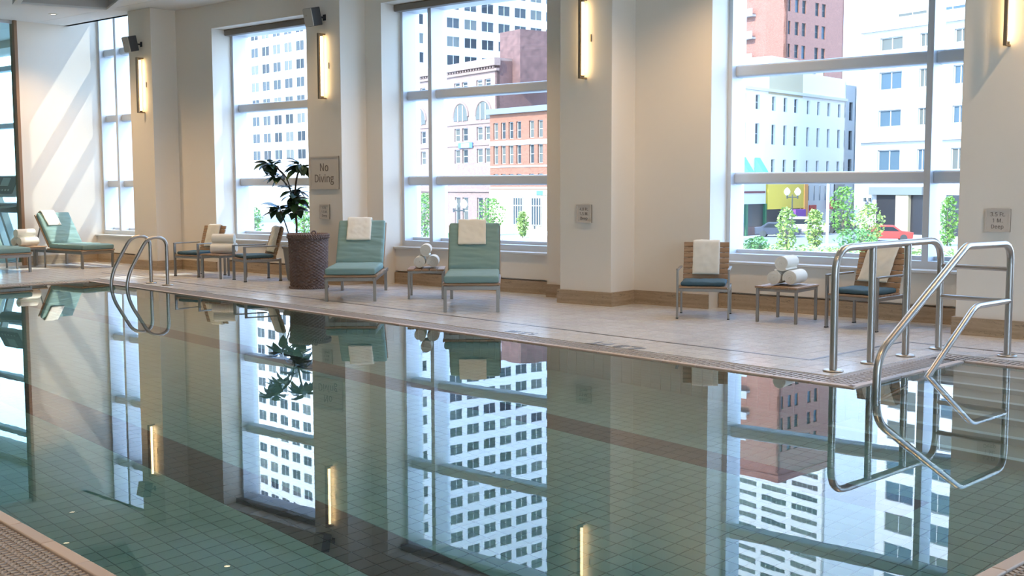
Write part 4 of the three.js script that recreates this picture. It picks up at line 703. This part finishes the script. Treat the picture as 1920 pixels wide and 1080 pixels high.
building('stepped_office_slab', 'white office slab with blue window bands rising behind the cream corner building', [-31.6, -125.2], -0.276, 22, 12, 72, G.towerWhite, { z: { inset: 0.08, cols: each(4, 1.2, 5.2, 3.9), rows: each(14, 22.4, 3.7, 2.3), style: 'pair', glass: [G.glassBlue, G.glassBlue, G.glassPale], frame: G.whiteFrame } });
building('grey_glass_tower', 'pale blue grey tower rising behind the cream corner building', [-137.6, -303.9], -0.03, 12, 80, 118, G.slateGlass, { x: { cols: each(8, 4, 9, 3), rows: each(10, 20, 9.4, 3.2), style: 'pair', glass: [G.paleGrey, G.slateGlass], frame: G.paleGrey } });
building('banded_tower', 'white tower with long strips of windows, mirrored in the pool', [-98.9, -218.4], -0.26, 46, 20, 112, G.towerWhite, { z: { inset: 0.06, cols: each(5, 1.6, 8.4, 7.0), rows: each(27, 42, 2.5, 1.15), style: 'strip', glass: [G.glassMid, G.glassPale], frame: G.whiteFrame } });
building('slab_apartment_block', 'white apartment block seen past the end wall window', [-133, -82], -0.16, 32, 14, 23.5, G.white, { z: { cols: each(6, 1.5, 5, 1.5), rows: each(5, 5.0, 3.6, 1.9), style: 'sash', glass: [G.glassMid, G.glassPale], frame: G.whiteFrame } });
building('slate_office_block', 'slate coloured office block above the white apartment block', [-232, -140], -0.16, 60, 20, 56, G.grey, { z: { cols: each(8, 1.5, 4.6, 3.4), rows: each(6, 26, 3.6, 2.0), style: 'pair', glass: [G.glassBlue, G.glassMid], frame: G.paleGrey } });
building('added_glass_tower', 'tall mirror glass tower added out of view to go with the reflected sun spotlight', [8.6, -71.4], -0.126, 22, 20, 120, G.paleGrey, { z: { cols: each(5, 0.6, 4.2, 3.8), rows: each(20, 6, 5.5, 4.6), style: 'pair', glass: [mat(lin(0.35, 0.42, 0.46), 0.05, { metalness: 0.9 })], frame: G.paleGrey } });  // unseen tower, added as the supposed source of the reflected sun spotlight
{ const t = thing('roof_sign', 'white roof sign board with dark script lettering behind the row building', 'sign', [-66, 13.0, -118], -0.1); mesh('board', span(-6, 6, 0, 2.6, -0.2, 0), G.white, t); mesh('lettering', textGeo('Milner', 1.5, 0.05, bold).translate(-0.6, 0.5, 0.01), G.darkFrame, t); for (const x of [-5, 0, 5]) mesh('sign_leg', rod(V3(x, -16.5, -0.4), V3(x, 0.2, -0.4), 0.12, 6), G.darkFrame, t); }

// trees, shrubs, street lamps and cars in the square
{
  const greens = [lin(0.13, 0.27, 0.035), lin(0.09, 0.21, 0.05), lin(0.24, 0.33, 0.07)].map((c) => phys(c, 0.9, { transmission: 0.25, thickness: 0 })), bark = mat(lin(0.16, 0.12, 0.09), 0.9);
  const leaf = new THREE.PlaneGeometry(1, 0.6); leaf.setAttribute('position', new THREE.Float32BufferAttribute([-0.5, 0, 0, 0, 0.08, 0.28, 0, 0.08, -0.28, 0.5, 0, 0], 3)); leaf.setIndex([0, 1, 2, 1, 3, 2]); leaf.computeVertexNormals();
  const foliage = (n, rx, ry, size, seed) => { seedN = seed * 977 + 5; const gs = [], q = new THREE.Quaternion(), e = new THREE.Euler(); for (let k = 0; k < n; k++) { const a = rr(0, 2 * PI), h = rr(-1, 1), rad = Math.pow(rnd(), 0.45) * Math.sqrt(1 - h * h * 0.9) * (0.8 + 0.35 * fbm(Math.cos(a) * 2 + seed, h * 2, Math.sin(a) * 2, 2) * 2); const s = size * rr(0.6, 1.3); gs.push(leaf.clone().applyMatrix4(new THREE.Matrix4().compose(V3(Math.cos(a) * rad * rx, h * ry, Math.sin(a) * rad * rx), q.setFromEuler(e.set(rr(-0.9, 0.9), rr(0, 6.28), rr(-0.9, 0.9))), V3(s, s, s)))); } return mergeGeometries(gs); };
  const tree = (label, x, z, yc, rx, ry, col, seed, bush) => { const t = thing(bush ? 'shrub' : 'young_tree', label, bush ? 'shrub' : 'tree', [x, ST, z], 0, bush ? 'shrubs in the square' : 'young trees in the square'); const f = mesh('foliage', foliage(bush ? 420 : 620, rx, ry, 0.34, seed), greens[col], t); f.position.y = yc - ST; const b = []; for (let k = 0; k < 5; k++) b.push(rod(V3(0, (yc - ST) * 0.45, 0), V3(rr(-0.5, 0.5) * rx, yc - ST + rr(-0.2, 0.6) * ry, rr(-0.5, 0.5) * rx), 0.03, 5)); mesh('trunk', rod(V3(0, 0, 0), V3(0, yc - ST, 0), bush ? 0.04 : 0.07, 7), bark, t); mesh('branches', b, bark, t).userData.kind = 'stuff'; };
  tree('round bright green tree left of the second lounger towel', -77.5, -89.2, -1.4, 1.7, 1.6, 0, 1); tree('slim yellow green tree beside the square lamp post', -40.2, -81, -2.0, 1.0, 1.75, 2, 2); tree('slim pale green tree right of the parked car', -40.3, -86.2, -2.0, 0.9, 1.5, 2, 3); tree('taller leafy tree beside the white pole', -41.9, -95.3, -0.7, 1.5, 2.0, 0, 4); tree('yellow green tree before the cream corner building', -38.1, -91.9, -1.8, 1.5, 1.7, 2, 5); tree('light green tree seen in the narrow right pane', -33.1, -96.1, -1.5, 1.0, 2.0, 0, 6); tree('tall tree seen in the narrow pane left of the lounger', -66.5, -68.2, -1.4, 1.1, 2.3, 0, 7); tree('small tree at the left side of the far window', -85.7, -65.3, -1.9, 1.1, 1.5, 0, 8); tree('small tree behind the rubber plant', -82.1, -68.3, -1.4, 1.0, 1.8, 0, 9); tree('small yellow green tree before the orange townhouse', -71, -86.5, -2.2, 0.7, 1.2, 2, 14);
  tree('dark green shrub under the tree by the handrail', -36.9, -86.4, -2.9, 2.1, 0.9, 1, 10, true); tree('low dark shrub at the lower left of the wide window', -41, -77.7, -3.0, 1.2, 0.55, 1, 11, true); tree('low light green shrub at the foot of the middle window', -64.7, -69.7, -3.0, 1.1, 0.6, 0, 12, true); tree('dark shrub in the low pane past the end wall', -109, -65.5, -2.4, 1.2, 0.9, 1, 13, true); tree('green shrub low in the narrow pane left of the lounger', -66, -66.6, -3.0, 1.0, 0.6, 1, 15, true); tree('small shrub at the foot of the middle window right', -57, -66, -3.1, 1.6, 0.5, 0, 16, true);
  seedN = 4242; const gc = []; for (let k = 0; k < 1500; k++) { const s = rr(0.25, 0.5); gc.push(leaf.clone().applyMatrix4(new THREE.Matrix4().compose(V3(rr(-47, -26), ST + rr(0.05, 0.4), rr(-84, -77)), new THREE.Quaternion().setFromEuler(new THREE.Euler(rr(-0.6, 0.6), rr(0, 6.28), rr(-0.6, 0.6))), V3(s, s, s)))); }
  tag(mesh('ground_cover', gc, greens[2]), 'low yellow green ground cover in the planting bed', 'plants', null, 'stuff');
  const globeM = phys(lin(0.9, 0.92, 0.92), 0.5), iron = mat(lin(0.025, 0.03, 0.028), 0.5);
  const lamp = (label, x, z, h, arms, R) => { const t = thing('street_lamp', label, 'street lamp', [x, ST, z], 0, 'globe street lamps'); mesh('post', lathe([[0, 0], [0.22, 0], [0.2, 0.35], [0.09, 0.6], [0.06, h * 0.6], [0.055, h], [0, h]], 14), iron, t); const g = lathe([[0, 0], [R * 0.45, 0.03], [R * 0.95, R * 0.9], [R, R * 1.3], [R * 0.6, R * 2.1], [R * 0.2, R * 2.4], [0, R * 2.6]], 18); if (arms) { mesh('arm', rod(V3(-0.55, h - 0.25, 0), V3(0.55, h - 0.25, 0), 0.05, 7), iron, t); for (const s of [-0.55, 0.55]) { mesh('globe', g, globeM, t).position.set(s, h - 0.1, 0); mesh('finial', rod(V3(s, h - 0.4, 0), V3(s, h - 0.08, 0), 0.07, 7), iron, t); } } else { mesh('globe', g, globeM, t).position.set(0, h, 0); mesh('finial', rod(V3(0, h + R * 2.5, 0), V3(0, h + R * 3.1, 0), 0.03, 6), iron, t); } };
  lamp('black two globe lamp post beside the parked dark car', -49.9, -101.7, 4.2, true, 0.3); lamp('two globe lamp post seen above the second lounger', -62.3, -67.8, 3.4, true, 0.3); lamp('left of the two globe lamps at the corner of the middle window', -28.2, -35.1, 2.85, false, 0.22); lamp('right of the two globe lamps at the corner of the middle window', -27.75, -35.5, 2.85, false, 0.22);
  const pole = thing('white_pole', 'plain white pole among the trees in the square', 'pole', [-42.4, ST, -93.2]); mesh('shaft', rod(V3(0, 0, 0), V3(0, 6.2, 0), 0.13, 12), G.white, pole); mesh('base_plate', rbox(0.5, 0.06, 0.5, 0.01, 0, 0.03, 0, 1), G.white, pole);
  const car = (label, x, z, turn, m, van) => { const t = thing('parked_car', label, 'car', [x, ST, z], turn, 'cars parked in the street'); const pr = van ? [[-2.2, 0.35], [2.2, 0.35], [2.25, 0.9], [1.6, 1.05], [0.9, 1.75], [-2.1, 1.8], [-2.25, 0.9]] : [[-2.1, 0.3], [2.1, 0.3], [2.15, 0.75], [1.2, 0.88], [0.5, 1.38], [-0.9, 1.4], [-1.6, 0.95], [-2.15, 0.9]]; const s = new THREE.Shape(pr.map((p) => new THREE.Vector2(...p))); mesh('body', new THREE.ExtrudeGeometry(s, { depth: 1.55, bevelEnabled: true, bevelSize: 0.06, bevelThickness: 0.08, bevelSegments: 2 }).translate(0, 0, -0.775), m, t); const gl = van ? [[-1.9, 1.1], [1.3, 1.1], [0.85, 1.6], [-1.9, 1.62]] : [[-1.3, 0.95], [1.0, 0.92], [0.45, 1.3], [-0.85, 1.32]]; mesh('side_glass', new THREE.ExtrudeGeometry(new THREE.Shape(gl.map((p) => new THREE.Vector2(...p))), { depth: 1.75, bevelEnabled: false }).translate(0, 0, -0.875), G.glassDark, t); for (const wx of [-1.35, 1.35]) for (const wz of [-0.82, 0.82]) mesh('wheel', [new THREE.CylinderGeometry(0.32, 0.32, 0.2, 16).rotateX(PI / 2).translate(wx, 0.32, wz)], iron, t); };
  car('dark saloon car parked before the yellow shop', -52.3, -103.6, 0.35, mat(lin(0.03, 0.035, 0.05), 0.3)); car('silver van parked behind the dark saloon', -52.6, -110.6, 0.35, mat(lin(0.5, 0.5, 0.5), 0.35), true); car('red car parked before the cream corner building', -40.5, -101.7, 0.5, mat(lin(0.4, 0.03, 0.02), 0.3)); car('black car behind the white pole', -50.6, -115.6, 0.3, mat(lin(0.02, 0.02, 0.025), 0.3));
}
renderer.render(scene, camera);
